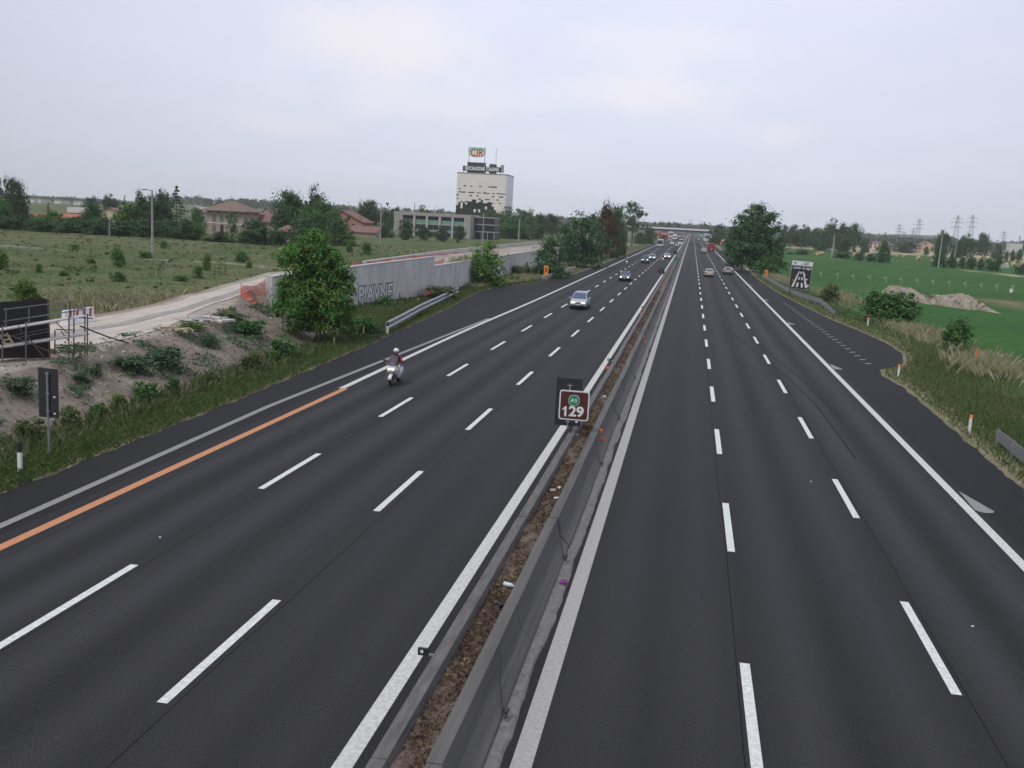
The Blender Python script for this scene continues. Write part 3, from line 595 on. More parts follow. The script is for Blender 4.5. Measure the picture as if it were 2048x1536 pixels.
# delineators, marker posts
def delin(x, y, h_, left, lb):
    z = Hs(x, y); t = empty('delineator', (x, y, z), lb, 'marker post', group='white delineator posts'); w0 = .13
    def prism(z0, z1, name, m, g=0.):
        pts = [(-.06-g, -.05-g), (.06+g, -.05-g), (.05+g, .05+g), (-.05-g, .05+g)]
        MB().loft([[(a, b_, z0) for a, b_ in pts], [(a, b_, z1) for a, b_ in pts]]).build(name, m, t)
    if left: prism(0, h_*.68, 'post', M['white']); prism(h_*.68, h_, 'black_cap', M['dark'])
    else:
        prism(0, h_*.80, 'post', M['white']); prism(h_*.80, h_, 'black_cap', M['dark']); MB().box((0, -.06, h_*.86), (.13, .03, .13)).build('reflector', mat('amber', (.9, .22, .03), .3, emit=.15), t)
delin(-20.1, 27.24, 1.0, True, 'white delineator with a black top beside the roadside sign on the left'); delin(-20.75, 68.0, .95, True, 'white delineator in the grass at the near end of the long left guardrail')
p = at(1735, 652, 0); delin(p.x, p.y, .95, False, 'white delineator with red top below the round green bush'); p = at(1796, 754, 0); delin(p.x, p.y, .95, False, 'white delineator with amber reflector at the tip of the right lay-by'); p = at(1938, 864, 0); delin(p.x, p.y, .95, False, 'white delineator with amber reflector nearest the camera on the right')
for (px, py, h_, lb, m) in [(727, 672, .75, 'pale yellow stake beside the near end of the long guardrail', 'wood'), (668, 693, .6, 'yellow stake at the foot of the big left tree', 'wood'), (836, 607, .55, 'yellow stake behind the long left guardrail', 'wood')]:
    p = on(px, py); item('marker_stake', lb, 'stake', MB().box((p.x, p.y, p.z+h_/2), (.10, .06, h_)), mat('yellow_stake', (.55, .42, .16), .7, var=.2), bevel=.01)
p = on(1950, 738, -.3); item('marker_stake', 'orange stake standing in the pale tall grass on the right', 'stake', MB().box((p.x, p.y, p.z+.75), (.10, .06, 1.5)), M['orange'], bevel=.01)
# guardrails
def guardrail(pts, lb, side, h_=.75, posts=4., rows=1.):
    o = Vector((pts[0][0], pts[0][1], Hs(*pts[0][:2]))); t = empty('guardrail', o, lb, 'guardrail')
    P3 = [Vector((x, y, Hs(x, y)+zz)) for x, y, zz in pts]
    # resample
    d = [0]
    for a, b_ in zip(P3, P3[1:]): d.append(d[-1]+(b_-a).length)
    n = max(2, int(d[-1]/1.3)); R_ = []
    for i in range(n+1):
        s_ = d[-1]*i/n; j = max(k for k in range(len(d)) if d[k] <= s_+1e-6); j = min(j, len(P3)-2); f = (s_-d[j])/(d[j+1]-d[j]); R_.append(P3[j].lerp(P3[j+1], f))
    prof = [(0, .16), (.075, .12), (.075, .06), (0, .02), (0, -.02), (.075, -.06), (.075, -.12), (0, -.16), (-.02, -.16), (-.02, .16)]
    rings = []
    for i, p_ in enumerate(R_):
        tg = (R_[min(i+1, n)]-R_[max(i-1, 0)]); nn = Vector((tg.y, -tg.x, 0)).normalized()*side
        rings.append([p_-o+nn*(a+.06)+Vector((0, 0, h_-.16*rows+b_*rows)) for a, b_ in prof])
    MB().loft(rings, True).build('rail', M['galv'], t)
    s_ = .3
    while s_ < d[-1]:
        j = min(int(s_/d[-1]*n), n-1); p_ = R_[j].lerp(R_[j+1], s_/d[-1]*n-j)-o; tg = R_[j+1]-R_[j]
        MB().box((p_.x, p_.y, p_.z+h_/2-.15), (.08, .12, h_+.1), math.atan2(tg.y, tg.x)+PI/2).build('post', M['galv'], t); s_ += posts
def gpts(L_, hz=0): return [(at(px, py, hz).x, at(px, py, hz).y, 0) for px, py in L_]
guardrail(gpts([(770, 668), (800, 651), (840, 627), (880, 607), (915, 589)]), 'long grey corrugated guardrail on the left beyond the big tree', 1, .95, rows=2.1)
guardrail(gpts([(1083, 564), (1115, 553), (1150, 540)]), 'short grey guardrail on the left beside the orange SOS column', 1, .9, rows=1.7)
guardrail(gpts([(1218, 515), (1236, 509)]), 'distant grey guardrail end below the dead brown tree', 1, .9, 8)
guardrail(gpts([(1524, 556), (1545, 570), (1575, 588), (1600, 598), (1640, 611)])+[(at(1667, 630).x, at(1667, 630).y, -.35)], 'curved grey guardrail under the black lane sign on the right', -1, .9, rows=1.7)
guardrail([(13.55, 45.2, 0), (13.3, 40, 0), (13.2, 30, 0)], 'dark grey guardrail end at the right edge of the photo', -1, .8, 2.5, rows=1.6)
# ------------------------------------------------------------------ building site
def wall(name, label, pts, ztops, th, zb=-.6, capm='cap'):
    o = Vector((pts[0][0], pts[0][1], 0)); t = empty(name, o, label, 'retaining wall'); b = MB(); c = MB(); rb = []; rc = []
    for i, ((x, y), z) in enumerate(zip(pts, ztops)):
        rb.append([(x-o.x, y-o.y, zb), (x-o.x, y-o.y, z-.10), (x-o.x-th, y-o.y, z-.10), (x-o.x-th, y-o.y, zb)])
        rc.append([(x-o.x+.03, y-o.y-.0, z-.098), (x-o.x+.03, y-o.y, z), (x-o.x-th-.03, y-o.y, z), (x-o.x-th-.03, y-o.y, z-.098)])
    b.loft(rb).build('wall_face', M['wall'], t); c.loft(rc).build('coping', M[capm], t); return t
FW = [(-31.1, 71.7), (-29.6, 82.6), (-28.2, 92.8), (-26.7, 103.6)]
w1 = wall('retaining_wall', 'tall grey concrete retaining wall with graffiti behind the big left tree', FW, [3.3, 3.6, 3.9, 4.18], .5)
FW2 = [(-26.75, 103.62), (-27.1, 140), (-27.35, 171), (-28, 330)]
wall('retaining_wall', 'lower grey concrete wall continuing beyond the graffiti wall', FW2, [3.2, 3.15, 3.17, 3.1], .45)
BW = [(-35.4, 107), (-35.4, 150), (-35.4, 200), (-35.5, 330)]
wall('retaining_wall', 'far parallel concrete wall on the other side of the dirt ramp', BW, [3.08, 3.5, 3.6, 3.4], .4)
wd = Vector((FW[1][0]-FW[0][0], FW[1][1]-FW[0][1], 0)).normalized(); wn = Vector((wd.y, -wd.x, 0))
def wallM(px, py, off=.012):
    p = atplane(px, py, (-31.1, 71.7, 0), wn) + wn*off; X = wd; Z = Vector((0, 0, 1)); n = -X.cross(Z)
    return Matrix(((X.x, 0, wn.x, p.x+31.1), (X.y, 0, wn.y, p.y-71.7), (0, 1, wn.z, p.z), (0, 0, 0, 1)))
M['spray_white'] = mat('spray_white', (.62, .62, .62), .8, var=.15); M['spray_black'] = mat('spray_black', (.03, .03, .035), .8)
text_mesh('graffiti_outline', 'PIAVNE', 2.1, M['spray_black'], wallM(752, 588, .008), w1, .15, .001, sx=1.05)
text_mesh('graffiti', 'PIAVNE', 2.1, M['spray_white'], wallM(752, 588, .016), w1, .05, .001, sx=1.05)
for i_, (px, py, r_, cl) in enumerate([(668, 595, .42, 'r'), (679, 597, .36, 'v'), (687, 594, .40, 'b'), (683, 606, .42, 'r'), (692, 604, .30, 'v'), (672, 603, .28, 'v')]):
    mm = {'r': mat('spray_red', (.45, .08, .10), .8, var=.3), 'v': mat('spray_violet', (.38, .30, .45), .8, var=.3), 'b': mat('spray_blue', (.35, .45, .60), .8, var=.3)}[cl]; W4 = wallM(px, py, .010+.002*i_)
    bl = MB().add([W4 @ Vector((r_*1.25*math.cos(k*PI/7)*(1+.25*math.sin(3*k+i_)), r_*math.sin(k*PI/7)*(1+.25*math.cos(2*k+i_)), 0)) for k in range(14)], [tuple(range(14))]).build('graffiti_blot', mm, w1)
# formwork curtain and scaffold
PR = Vector((-27.84, 39.86, 0)); pu = Vector((-.697, -.717, 0)); pn = Vector((.717, -.697, 0))
t = empty('formwork_panel', PR, 'black formwork panel wall standing behind the scaffold at the left edge', 'formwork')
b = MB(); E6 = pu*7; z0, z1 = 1.25, 3.99
b.quad((0, 0, z0), (E6.x, E6.y, z0-.35), (E6.x, E6.y, z1-.8), (0, 0, z1), .0); b = MB()
for i in range(7):
    a, c_ = pu*(i*1.0), pu*(i*1.0+.985); za, zc = -.05*i, -.05*(i+1)
    b.add([(a.x, a.y, z0+za), (c_.x, c_.y, z0+zc), (c_.x, c_.y, z1+2*za-.04), (a.x, a.y, z1+2*za)], [(3, 2, 1, 0)])
    q_ = -pn*.12; b.add([(a.x+q_.x, a.y+q_.y, z0+za), (c_.x+q_.x, c_.y+q_.y, z0+zc), (c_.x+q_.x, c_.y+q_.y, z1+2*za-.04), (a.x+q_.x, a.y+q_.y, z1+2*za)], [(0, 1, 2, 3)])
b.build('panel', mat('formwork_black', (.012, .011, .011), .6, var=.3, scale=1), t)
MB().box((.03, .02, (z0+z1)/2), (.08, .10, z1-z0), .8).build('edge_post', M['rust'], t)
MB().tube([(pn.x*.1, pn.y*.1, z0), (E6.x+pn.x*.1, E6.y+pn.y*.1, z0-.4)], .09, 6).build('bottom_beam', M['tube'], t)
t = empty('scaffold', PR+pn*1.0, 'tubular scaffold with grey walkway planks in front of the black formwork panel', 'scaffold'); so_ = PR+pn*1.0
def sp(px, py, off=1.0): return atplane(px, py, PR+pn*off, pn)-so_
for (x, y0_, y1_, off, m) in [(5, 650, 747, 1., 'tube'), (52, 643, 728, 1., 'tube'), (138, 632, 722, 1., 'rust'), (175, 628, 713, 1., 'rust'), (148, 616, 716, .2, 'rust'), (170, 615, 714, .25, 'tube'), (12, 616, 662, .5, 'tube'), (58, 612, 655, .5, 'tube'), (140, 602, 632, .5, 'rust'), (110, 660, 711, .2, 'rust')]:
    MB().tube([sp(x, y0_, off), sp(x-.5, y1_, off)], .03, 6).build('scaffold_post', M[m], t)
for (xa, ya, xb, yb, off, m) in [(6, 619.5, 147, 602, .5, 'tube'), (6, 643, 168, 619, .5, 'tube'), (138, 634, 186, 637, .6, 'rust'), (110, 690, 172, 692, .6, 'rust'), (112, 659, 150, 660, .5, 'tube'), (20, 672, 97, 657, .4, 'tube'), (30, 676, 97, 663, .4, 'tube'), (110, 694, 140, 696, .5, 'rust'), (98, 617, 168, 617, .1, 'tube')]:
    MB().tube([sp(xa, ya, off), sp(xb, yb, off)], .025, 6).build('scaffold_rail', M[m], t)
for (xa, ya, xb, yb, off) in [(20, 670, 137, 719, 1.02), (55, 673, 92, 720, 1.04), (112, 645, 136, 667, .9), (148, 690, 165, 712, .3), (122, 662, 137, 682, .5), (37, 651, 45, 665, .8)]:
    MB().tube([sp(xa, ya, off), sp(xb, yb, off)], .022, 6).build('brace', M['rust'], t)
def plank(xa, ya, xb, yb, off, th, wd_, m):
    a, c_ = sp(xa, ya, off), sp(xb, yb, off); q_ = pn*wd_; MB().add([a, c_, c_+q_, a+q_, a-Vector((0, 0, th)), c_-Vector((0, 0, th)), c_+q_-Vector((0, 0, th)), a+q_-Vector((0, 0, th))], [(0, 3, 2, 1), (4, 5, 6, 7), (0, 1, 5, 4), (1, 2, 6, 5), (2, 3, 7, 6), (3, 0, 4, 7)]).build('plank', M[m], t)
plank(-20, 659, 166, 629, .3, .06, .5, 'wall'); plank(-20, 693, 172, 664, .45, .07, .55, 'plank')
for (px, py) in ((-10, 700),): MB().tube([sp(px, py, 1), sp(px, py+60, 1)], .03, 6).build('scaffold_post', M['tube'], t)
t = empty('wooden_crate', so_+sp(12, 688, .7), 'raw wooden crate ladder leaning on the scaffold walkway', 'crate'); oo = sp(12, 688, .7)
for (xa, ya, xb, yb) in [(-2, 668, 12, 690), (13, 666, 27, 688), (0, 672, 15, 670), (6, 680, 20, 678), (10, 688, 26, 686)]: MB().tube([sp(xa, ya, .7)-oo, sp(xb, yb, .7)-oo], .045, 4).build('slat', M['wood'], t)
a, c_ = so_+sp(160, 652, .6), on(257, 686, 1.2); item('guy_cable', 'black cable slanting from the scaffold down to the dirt road edge', 'cable', MB().tube([a, a.lerp(c_, .5)-Vector((0, 0, .05)), c_], .035, 5), M['dark'])
# red and white barrier
p0_, p1_ = on(127, 652, 1.2), on(185, 642, 1.2); t = empty('road_barrier', p0_, 'red and white striped barrier block beside the dirt road', 'barrier'); u_ = (p1_-p0_); u_.z = 0; ln = u_.length; u_.normalize(); v_ = Vector((-u_.y, u_.x, 0))
prof = [(-.3, 0), (.3, 0), (.3, .12), (.12, .35), (.09, .85), (-.09, .85), (-.12, .35), (-.3, .12)]
MB().loft([[u_*s_+v_*a+Vector((0, 0, z)) for a, z in prof] for s_ in (0, ln)]).build('block', M['white'], t, bevel=.02)
for i in range(4):
    s_ = ln*(.12+.23*i); f1 = -v_; MB().add([u_*s_-v_*.127+Vector((0, 0, .36)), u_*(s_+.22)-v_*.127+Vector((0, 0, .36)), u_*(s_+.34)-v_*.097+Vector((0, 0, .84)), u_*(s_+.12)-v_*.097+Vector((0, 0, .84))], [(0, 1, 2, 3)]).build('stripe', M['red'], t)
# orange safety nets
def net(name, lb, pts, hts, sag=.1, posts=True):
    t = empty(name, pts[0], lb, 'safety net'); o = Vector(pts[0]); V = []; n = 24; mrows = 7
    P_ = [Vector(p) for p in pts]; tot = len(P_)-1
    for i in range(n+1):
        s_ = i/n*tot; j = min(int(s_), tot-1); f = s_-j; base = P_[j].lerp(P_[j+1], f); h_ = hts[j]+(hts[j+1]-hts[j])*f
        for r in range(mrows+1):
            k = r/mrows; V.append(base-o+Vector((.08*math.sin(i*1.7+r), .08*math.cos(i*1.3+r*.7), h_*k-sag*math.sin(PI*f)*k)))
    Fq = [(i*(mrows+1)+r, (i+1)*(mrows+1)+r, (i+1)*(mrows+1)+r+1, i*(mrows+1)+r+1) for i in range(n) for r in range(mrows)]
    me = bpy.data.meshes.new('netting'); me.from_pydata(V, [], Fq); me.materials.append(M['net']); link('netting', me, t)
    if posts:
        for p, h_ in zip(P_, hts): MB().tube([p-o+Vector((0, 0, -.1)), p-o+Vector((0, 0, h_+.1))], .02, 5).build('stake', M['rust'], t)
pa, pb, pc = on(514, 612, 1.4), on(482, 594, 1.6), on(530, 590, 2.0)
net('safety_net', 'large drooping orange net beside the dirt road at the near wall end', [pa, pb, pc], [.35, .95, 1.2], .3)
q1, q2 = Vector((-27.6, 103.9, 2.8)), Vector((-27.8, 112, 2.95)); net('safety_net', 'small orange net standing on the ramp where the wall steps down', [q1, q2], [1.0, .75], .3)
net('safety_net', 'orange net strip along the foot of the far parallel ramp wall', [(-35.0, 107, 2.75), (-35.0, 125, 2.8), (-35.0, 150, 2.85)], [.28, .4, .3], .08)
net('safety_net', 'orange net rolled out behind the top of the graffiti wall', [(-30.0, 86, 2.65), (-28.6, 94, 2.75)], [1.35, 1.45], .25)
pa, pb, pc = on(848, 592), on(885, 587), on(912, 583); net('safety_net', 'fallen red orange net lying in the grass behind the long guardrail', [pa, pb, pc], [.45, .35, .5], .1, False)
# rubble
def rubble(name, lb, px, py, n, rad, m, z0=1.4, cat='debris'):
    p = on(px, py, z0); b = MB()
    for i in range(n):
        a, r = random.uniform(0, 2*PI), rad*random.random()**.6; x, y = r*math.cos(a)*1.3, r*math.sin(a)
        b.box((x, y, .06+.25*(1-r/rad)*random.random()), (random.uniform(.2, 1.1), random.uniform(.08, .25), random.uniform(.04, .14)), random.uniform(0, PI))
    o = b.build(name, m); o.location = p; return tag(o, lb, cat)
rubble('debris_pile', 'pile of white broken planks beside the dirt road', 412, 640, 38, 1.3, mat('white_debris', (.55, .53, .50), .9, var=.3, scale=2))
rubble('debris_pile', 'few tan boards lying on the edge of the dirt road', 340, 661, 8, 1.0, M['wood'])
p = on(372, 640, 1.4); item('loose_plank', 'single pale plank lying left of the white broken planks', 'plank', MB().box((p.x, p.y, p.z+.06), (1.6, .15, .06), .5), M['wood'])
# black bins on ramp, sand heaps by the office
def heap(name, lb, pts, seed, m, cat='heap', res=46, skew=0.):
    (x0, x1, Yb, dep, hs_) = pts; rg = np.random.default_rng(seed); n = res; V = []
    for i in range(n+1):
        for j in range(n//2+1):
            u = i/n; v = j/(n//2); h_ = np.interp(u, np.linspace(0, 1, len(hs_)), hs_)*math.sin(PI*v)**.75
            x = x0+(x1-x0)*u; y = Yb+dep*(v-.5)+skew*(u-.5)+1.1*math.sin(u*19+seed)*(1-v)+.5*math.sin(u*41)*(1-v)
            h_ *= 1+.07*math.sin(u*29+seed+v*4)+.06*math.sin(u*17+v*13)+rg.uniform(-.10, .10); V.append((x, y, h_))
    m_ = n//2+1; Fq = [(i*m_+j, (i+1)*m_+j, (i+1)*m_+j+1, i*m_+j+1) for i in range(n) for j in range(n//2)]
    cx, cy = (x0+x1)/2, Yb; z0_ = Hs(cx, cy)-.06
    o = link(name, np_mesh(name, [(a-cx, b_-cy, c) for a, b_, c in V], Fq, m, smooth=True)); o.location = (cx, cy, z0_); return tag(o, lb, cat)
# ------------------------------------------------------------------ foliage
G1 = [(.022, .058, .018), (.035, .085, .022), (.05, .11, .028), (.028, .065, .022), (.065, .125, .038)]
M['leaf_near'] = leafmat('leaf_near', [(0.048, 0.144, 0.033), (0.075, 0.209, 0.042), (0.112, 0.280, 0.053), (0.066, 0.174, 0.042), (0.311, 0.348, 0.091)], .3)
M['leaf_mid'] = leafmat('leaf_mid', [(0.051, 0.137, 0.039), (0.074, 0.187, 0.047), (0.105, 0.220, 0.058), (0.062, 0.153, 0.047)], .25)
M['leaf_dark'] = leafmat('leaf_dark', [(0.036, 0.096, 0.036), (0.053, 0.132, 0.045), (0.073, 0.165, 0.055), (0.041, 0.107, 0.041)], .2)
M['leaf_grey'] = leafmat('leaf_grey', [(0.053, 0.089, 0.047), (0.074, 0.121, 0.058), (0.095, 0.142, 0.074), (0.058, 0.095, 0.053)], .2)
M['leaf_lime'] = leafmat('leaf_lime', [(0.081, 0.169, 0.026), (0.115, 0.217, 0.032), (0.057, 0.133, 0.021), (0.149, 0.229, 0.053)], .3)
M['leaf_dead'] = leafmat('leaf_dead', [(0.094, 0.052, 0.030), (0.121, 0.069, 0.043), (0.072, 0.046, 0.028), (0.099, 0.069, 0.040), (0.055, 0.069, 0.025)], .15)
M['leaf_bank'] = leafmat('leaf_bank', [(.085, .15, .07), (.11, .185, .085), (.07, .125, .06), (.12, .19, .10)], .25)
M['weedleaf'] = leafmat('weed_leaf', [(.06, .11, .03), (.09, .145, .04), (.13, .16, .06), (.05, .09, .03), (.16, .15, .08)], .2)
M['leaf_con'] = leafmat('leaf_conifer', [(0.029, 0.079, 0.036), (0.044, 0.103, 0.044), (0.057, 0.122, 0.049)], .1)
def leaves(cent, outw, size, aspect=.55, flat=.5, seed=1):
    rg = np.random.default_rng(seed); n = len(cent)
    nrm = outw*.5+rg.normal(0, .55, (n, 3))+np.array([0, 0, flat]); nrm /= np.linalg.norm(nrm, axis=1)[:, None]+1e-9
    a = rg.normal(0, 1, (n, 3)); u = np.cross(nrm, a); u /= np.linalg.norm(u, axis=1)[:, None]+1e-9; v = np.cross(nrm, u)
    s = (size*rg.uniform(.6, 1.35, n))[:, None]
    V = np.empty((n, 4, 3)); V[:, 0] = cent-u*s; V[:, 1] = cent+v*s*aspect; V[:, 2] = cent+u*s-nrm*s*.25; V[:, 3] = cent-v*s*aspect
    return V.reshape(-1, 3), np.arange(n*4).reshape(n, 4)
def crown_mesh(name, lobes, ncl, per, leaf, clr, mats, seed, inner=.25, shell=(.72, 1.08), aspect=.55, flat=.5, zmin=None, norm=None):
    rg = np.random.default_rng(seed); lb = np.array(lobes, float); wt = (lb[:, 3]*lb[:, 4]*lb[:, 5])**(2/3); li = rg.choice(len(lb), ncl, p=wt/wt.sum())
    d = rg.normal(0, 1, (ncl, 3)); d /= np.linalg.norm(d, axis=1)[:, None]; d[:, 2] = np.where(d[:, 2] < -.5, -d[:, 2], d[:, 2])
    r = np.where(rg.uniform(0, 1, ncl) < inner, rg.uniform(.2, .7, ncl), rg.uniform(*shell, ncl))
    c = lb[li, :3]+d*lb[li, 3:]*r[:, None]; k = np.clip(rg.gamma(4, .25, ncl), .4, 2)
    cc = np.repeat(c, per, 0)+rg.normal(0, 1, (ncl*per, 3))*np.repeat(k*clr, per)[:, None]*np.array([1, 1, .7]); od = np.repeat(d, per, 0)
    if zmin is not None: ok = cc[:, 2] > zmin; cc, od = cc[ok], od[ok]
    if norm is not None:
        lo, hi = np.percentile(cc, 1.2, axis=0), np.percentile(cc, 98.8, axis=0); cc = (cc-(lo+hi)/2)/(hi-lo); cc[:, 2] = norm+(1-norm)*(cc[:, 2]+.5)
    V, F_ = leaves(cc, od, leaf, aspect, flat, seed+5); return np_mesh(name, V, F_, mats)
def auto_lobes(seed, n=9, z0=.12, spread=.30, top=1., shape='round'):
    rg = np.random.default_rng(seed); out = []
    for i in range(n):
        t = (i+.5)/n; z = z0+.16+(top-z0-.32)*t
        if shape == 'round': env = math.sin(PI*(.15+.75*t))
        elif shape == 'cone': env = 1-.75*t
        else: env = math.sin(PI*(.2+.65*t))*.9
        a = i*2.4+rg.uniform(-.5, .5); q = spread*env*rg.uniform(.5, 1)
        s = (.5-q*.75)*env*rg.uniform(.7, 1.05); s = max(.10, min(s, .34))
        out.append((q*math.cos(a), q*math.sin(a), z, s, s, .17*rg.uniform(.8, 1.3)))
    return out
def trunk_mesh(name, h=.5, r=.025, seed=0, n=3, m='bark', spread=.2):
    rg = random.Random(seed); b = MB(); b.tube([(0, 0, -.02), (.01, 0, h*.4), (.0, .01, h)], [r, r*.8, r*.45], 7)
    for i in range(n):
        a = 2*PI*i/n+rg.random(); z = h*rg.uniform(.35, .8)
        b.tube([(0, 0, z), (spread*.5*math.cos(a), spread*.5*math.sin(a), z+.14), (spread*math.cos(a), spread*math.sin(a), z+.33)], [r*.55, r*.4, r*.15], 5)
    me = bpy.data.meshes.new(name); me.from_pydata(b.v, [], b.f); me.materials.append(M[m]); me.update(); return me
def unit_tree(kind, seed, mt, ncl=110, per=26, leaf=.035, clr=.05):
    if kind == 'conifer':
        rg = np.random.default_rng(seed); C_, O_ = [], []
        for lv in range(15):
            z = .10+.88*lv/14; R_ = .5*(1-lv/14.6)**.85
            for j in range(max(4, int(11*(1-lv/16)))):
                a = rg.uniform(0, 6.28); m = 22; q = rg.uniform(.1, 1, m)**.7*R_*rg.uniform(.75, 1.1)
                C_.append(np.stack([np.cos(a)*q+rg.normal(0, .018, m), np.sin(a)*q+rg.normal(0, .018, m), z-.10*q+rg.normal(0, .010, m)], -1)); O_.append(np.tile([math.cos(a), math.sin(a), .2], (m, 1)))
        V, F_ = leaves(np.concatenate(C_), np.concatenate(O_), leaf*.8, .5, .6, seed); cm = np_mesh('crown', V, F_, M[mt]); tm = trunk_mesh('trunk', .8, .02, seed, 0); return cm, tm
    if kind == 'bush':
        lob = [(0, 0, .45, .4, .4, .45), (.2, .1, .35, .3, .3, .33), (-.22, -.05, .38, .28, .28, .38), (.05, -.2, .5, .25, .25, .4), (-.05, .2, .62, .22, .22, .34)]
        return crown_mesh('crown', lob, ncl, per, leaf, clr, M[mt], seed, zmin=0., norm=.0), trunk_mesh('trunk', .35, .02, seed, 3)
    if kind == 'poplar': lob = [(0, 0, .2+.62*i/7, .26*math.sin(PI*(.25+.65*i/7))+.06, .26*math.sin(PI*(.25+.65*i/7))+.06, .12) for i in range(8)]+auto_lobes(seed, 8, .1, .32)
    elif kind == 'airy':
        rg = np.random.default_rng(seed); lob = [(rg.uniform(-.34, .34)*math.sin(PI*(.2+.7*z)), rg.uniform(-.3, .3), .22+.7*z, .11, .11, .07) for z in np.linspace(0, 1, 24)]
        return crown_mesh('crown', lob, ncl, per, leaf, clr*.7, M[mt], seed, .1, norm=.16), trunk_mesh('trunk', .75, .022, seed, 5)
    else: lob = auto_lobes(seed, 12, -.05 if kind == 'low' else .1, .36, 1., 'cone' if kind == 'low' and seed % 3 == 0 else 'round')+([(.25, .1, .18, .22, .22, .18), (-.24, -.05, .18, .22, .22, .18), (0, -.25, .2, .25, .2, .2)] if kind == 'low' else [])
    return crown_mesh('crown', lob, ncl, per, leaf, clr, M[mt], seed, norm=.02 if kind == 'low' else .10 if kind == 'poplar' else .09, flat=.6), trunk_mesh('trunk', .5, .026, seed, 3)
PROTO = {}
def proto(kind, mt, v):
    k = (kind, mt, v)
    if k not in PROTO:
        PROTO[k] = unit_tree(kind, 17*v+len(kind)*7+len(mt), mt, *{'bush': (90, 24, .05, .06), 'airy': (120, 26, .028, .05)}.get(kind, (210, 34, .030, .045)))
    return PROTO[k]
def tree(lb, px, top, base, wpx, kind='round', mt='leaf_mid', Y=None, z0=.8, v=0, name=None, cat='tree', group=None, detail=None):
    if Y is None: p = on(px, base, z0)
    else: p = atY(px, base, Y); p.z = Hs(p.x, p.y)
    q = atY(px, top, p.y); h_ = max(.3, q.z-p.z); w_ = wpx*mpp(p)
    name = name or {'conifer': 'conifer_tree', 'bush': 'bush', 'poplar': 'poplar_tree'}.get(kind, 'broadleaf_tree')
    t = empty(name, p-Vector((0, 0, .05)), lb, cat, rz=v*1.3+px*.37, group=group)
    cm, tm = proto(kind, mt, v) if detail is None else unit_tree(kind, int(px), mt, *detail)
    for nm, me in (('crown', cm), ('trunk', tm)):
        o = link(nm, me, t); o.scale = (w_, w_, h_)
    return t
# big young tree by the wall, built leaf by leaf
p = on(640, 692, 0); zt = atY(628, 462, p.y).z
t = empty('broadleaf_tree', p, 'bushy young tree with long fresh leaves standing alone before the graffiti wall', 'tree'); k = mpp(p)
lob = []
for (dx, dy, rx, rz_) in [(-10, -195, 34, 30), (-45, -165, 45, 32), (30, -165, 40, 32), (-5, -140, 60, 40), (-55, -110, 48, 36), (50, -118, 42, 38), (-50, -70, 55, 34), (45, -78, 52, 36), (0, -90, 60, 45), (-35, -40, 48, 26), (45, -44, 48, 28), (5, -40, 45, 25), (72, -62, 18, 20), (-80, -95, 16, 20)]:
    kk = zt/226; lob.append((dx*k*.82-.36, random.uniform(-.6, .6), max(.5, -dy*kk*1.07), rx*k*.84, rx*k*.85, rz_*kk))
link('crown', crown_mesh('crown', lob, 640, 42, .15, .20, M['leaf_near'], 5, .25, shell=(.7, 1.03), aspect=.34, flat=.45), t)
b = MB()
for (x, y, z, s) in [(.0, 0, 3.6, .09), (-.9, .2, 2.6, .06), (.9, -.1, 2.7, .06), (.4, .5, 3.0, .05), (-.5, -.4, 3.0, .05)]:
    b.tube([(x*.15, y*.15, -.15), (x*.4, y*.4, z*.45), (x, y, z)], [s, s*.7, s*.25], 7)
b.build('trunk', M['bark'], t)
# big tree on the right verge
p = on(1512, 548, 0); t = empty('broadleaf_tree', (15.2, 222, -.2), 'huge dome shaped dark green tree on the right verge above the curved guardrail', 'tree'); k = mpp((15.2, 222, 5)); lob = []
for (dx, h_, rx, rz_) in [(-5, 118, 26, 18), (-22, 98, 32, 20), (18, 100, 32, 22), (-8, 80, 44, 24), (30, 72, 34, 26), (-34, 66, 32, 24), (0, 50, 50, 26), (42, 42, 30, 26), (-42, 36, 26, 26), (10, 28, 48, 24), (46, 16, 26, 16), (-24, 20, 34, 18), (22, 12, 40, 14), (-46, 14, 14, 14)]:
    lob.append((dx*k*.84-1.7, random.uniform(-2, 2), h_*k+.2, rx*k*.84, rx*k*.85, rz_*k*.8))
link('crown', crown_mesh('crown', lob, 620, 34, .26, .5, M['leaf_dark'], 9, .28, zmin=.1), t); link('trunk', trunk_mesh('trunk', 7, .35, 3, 4, spread=3), t)
# ---- roadside trees
tree('medium bright green tree standing alone on the left grass before the lower wall', 962, 488, 572, 78, 'low', 'leaf_near', z0=0, v=1, detail=(170, 34, .034, .05))
tree('round dark green tree beside the orange SOS column on the left', 1098, 478, 556, 76, 'low', 'leaf_dark', z0=0, v=2, detail=(190, 32, .030, .05))
tree('large green tree between the SOS column tree and the dead brown tree', 1168, 430, 534, 92, 'low', 'leaf_dark', z0=0, v=0, detail=(260, 32, .026, .045))
tree('smaller green tree nestled right behind the SOS column tree', 1128, 452, 535, 60, 'low', 'leaf_dark', Y=215, v=3)
tree('dead brown leafed tree on the left roadside', 1212, 411, 516, 50, 'poplar', 'leaf_dead', z0=0, v=1, detail=(230, 32, .026, .04))
tree('green tree showing behind the right edge of the dead brown tree', 1226, 414, 510, 34, 'poplar', 'leaf_dark', Y=270, v=2)
tree('small round dark tree just right of the dead brown tree', 1243, 466, 500, 22, 'low', 'leaf_dark', Y=285, v=1)
tree('tall airy tree with gaps standing behind the dead brown tree', 1264, 406, 486, 56, 'airy', 'leaf_dark', Y=420, v=1, detail=(240, 26, .022, .04))
tree('dark round tree before the left end of the distant bridge', 1297, 456, 492, 26, 'low', 'leaf_dark', Y=500, v=2)
tree('low dark tree beside the left foot of the bridge tree', 1279, 466, 491, 22, 'low', 'leaf_dark', Y=480, v=3)
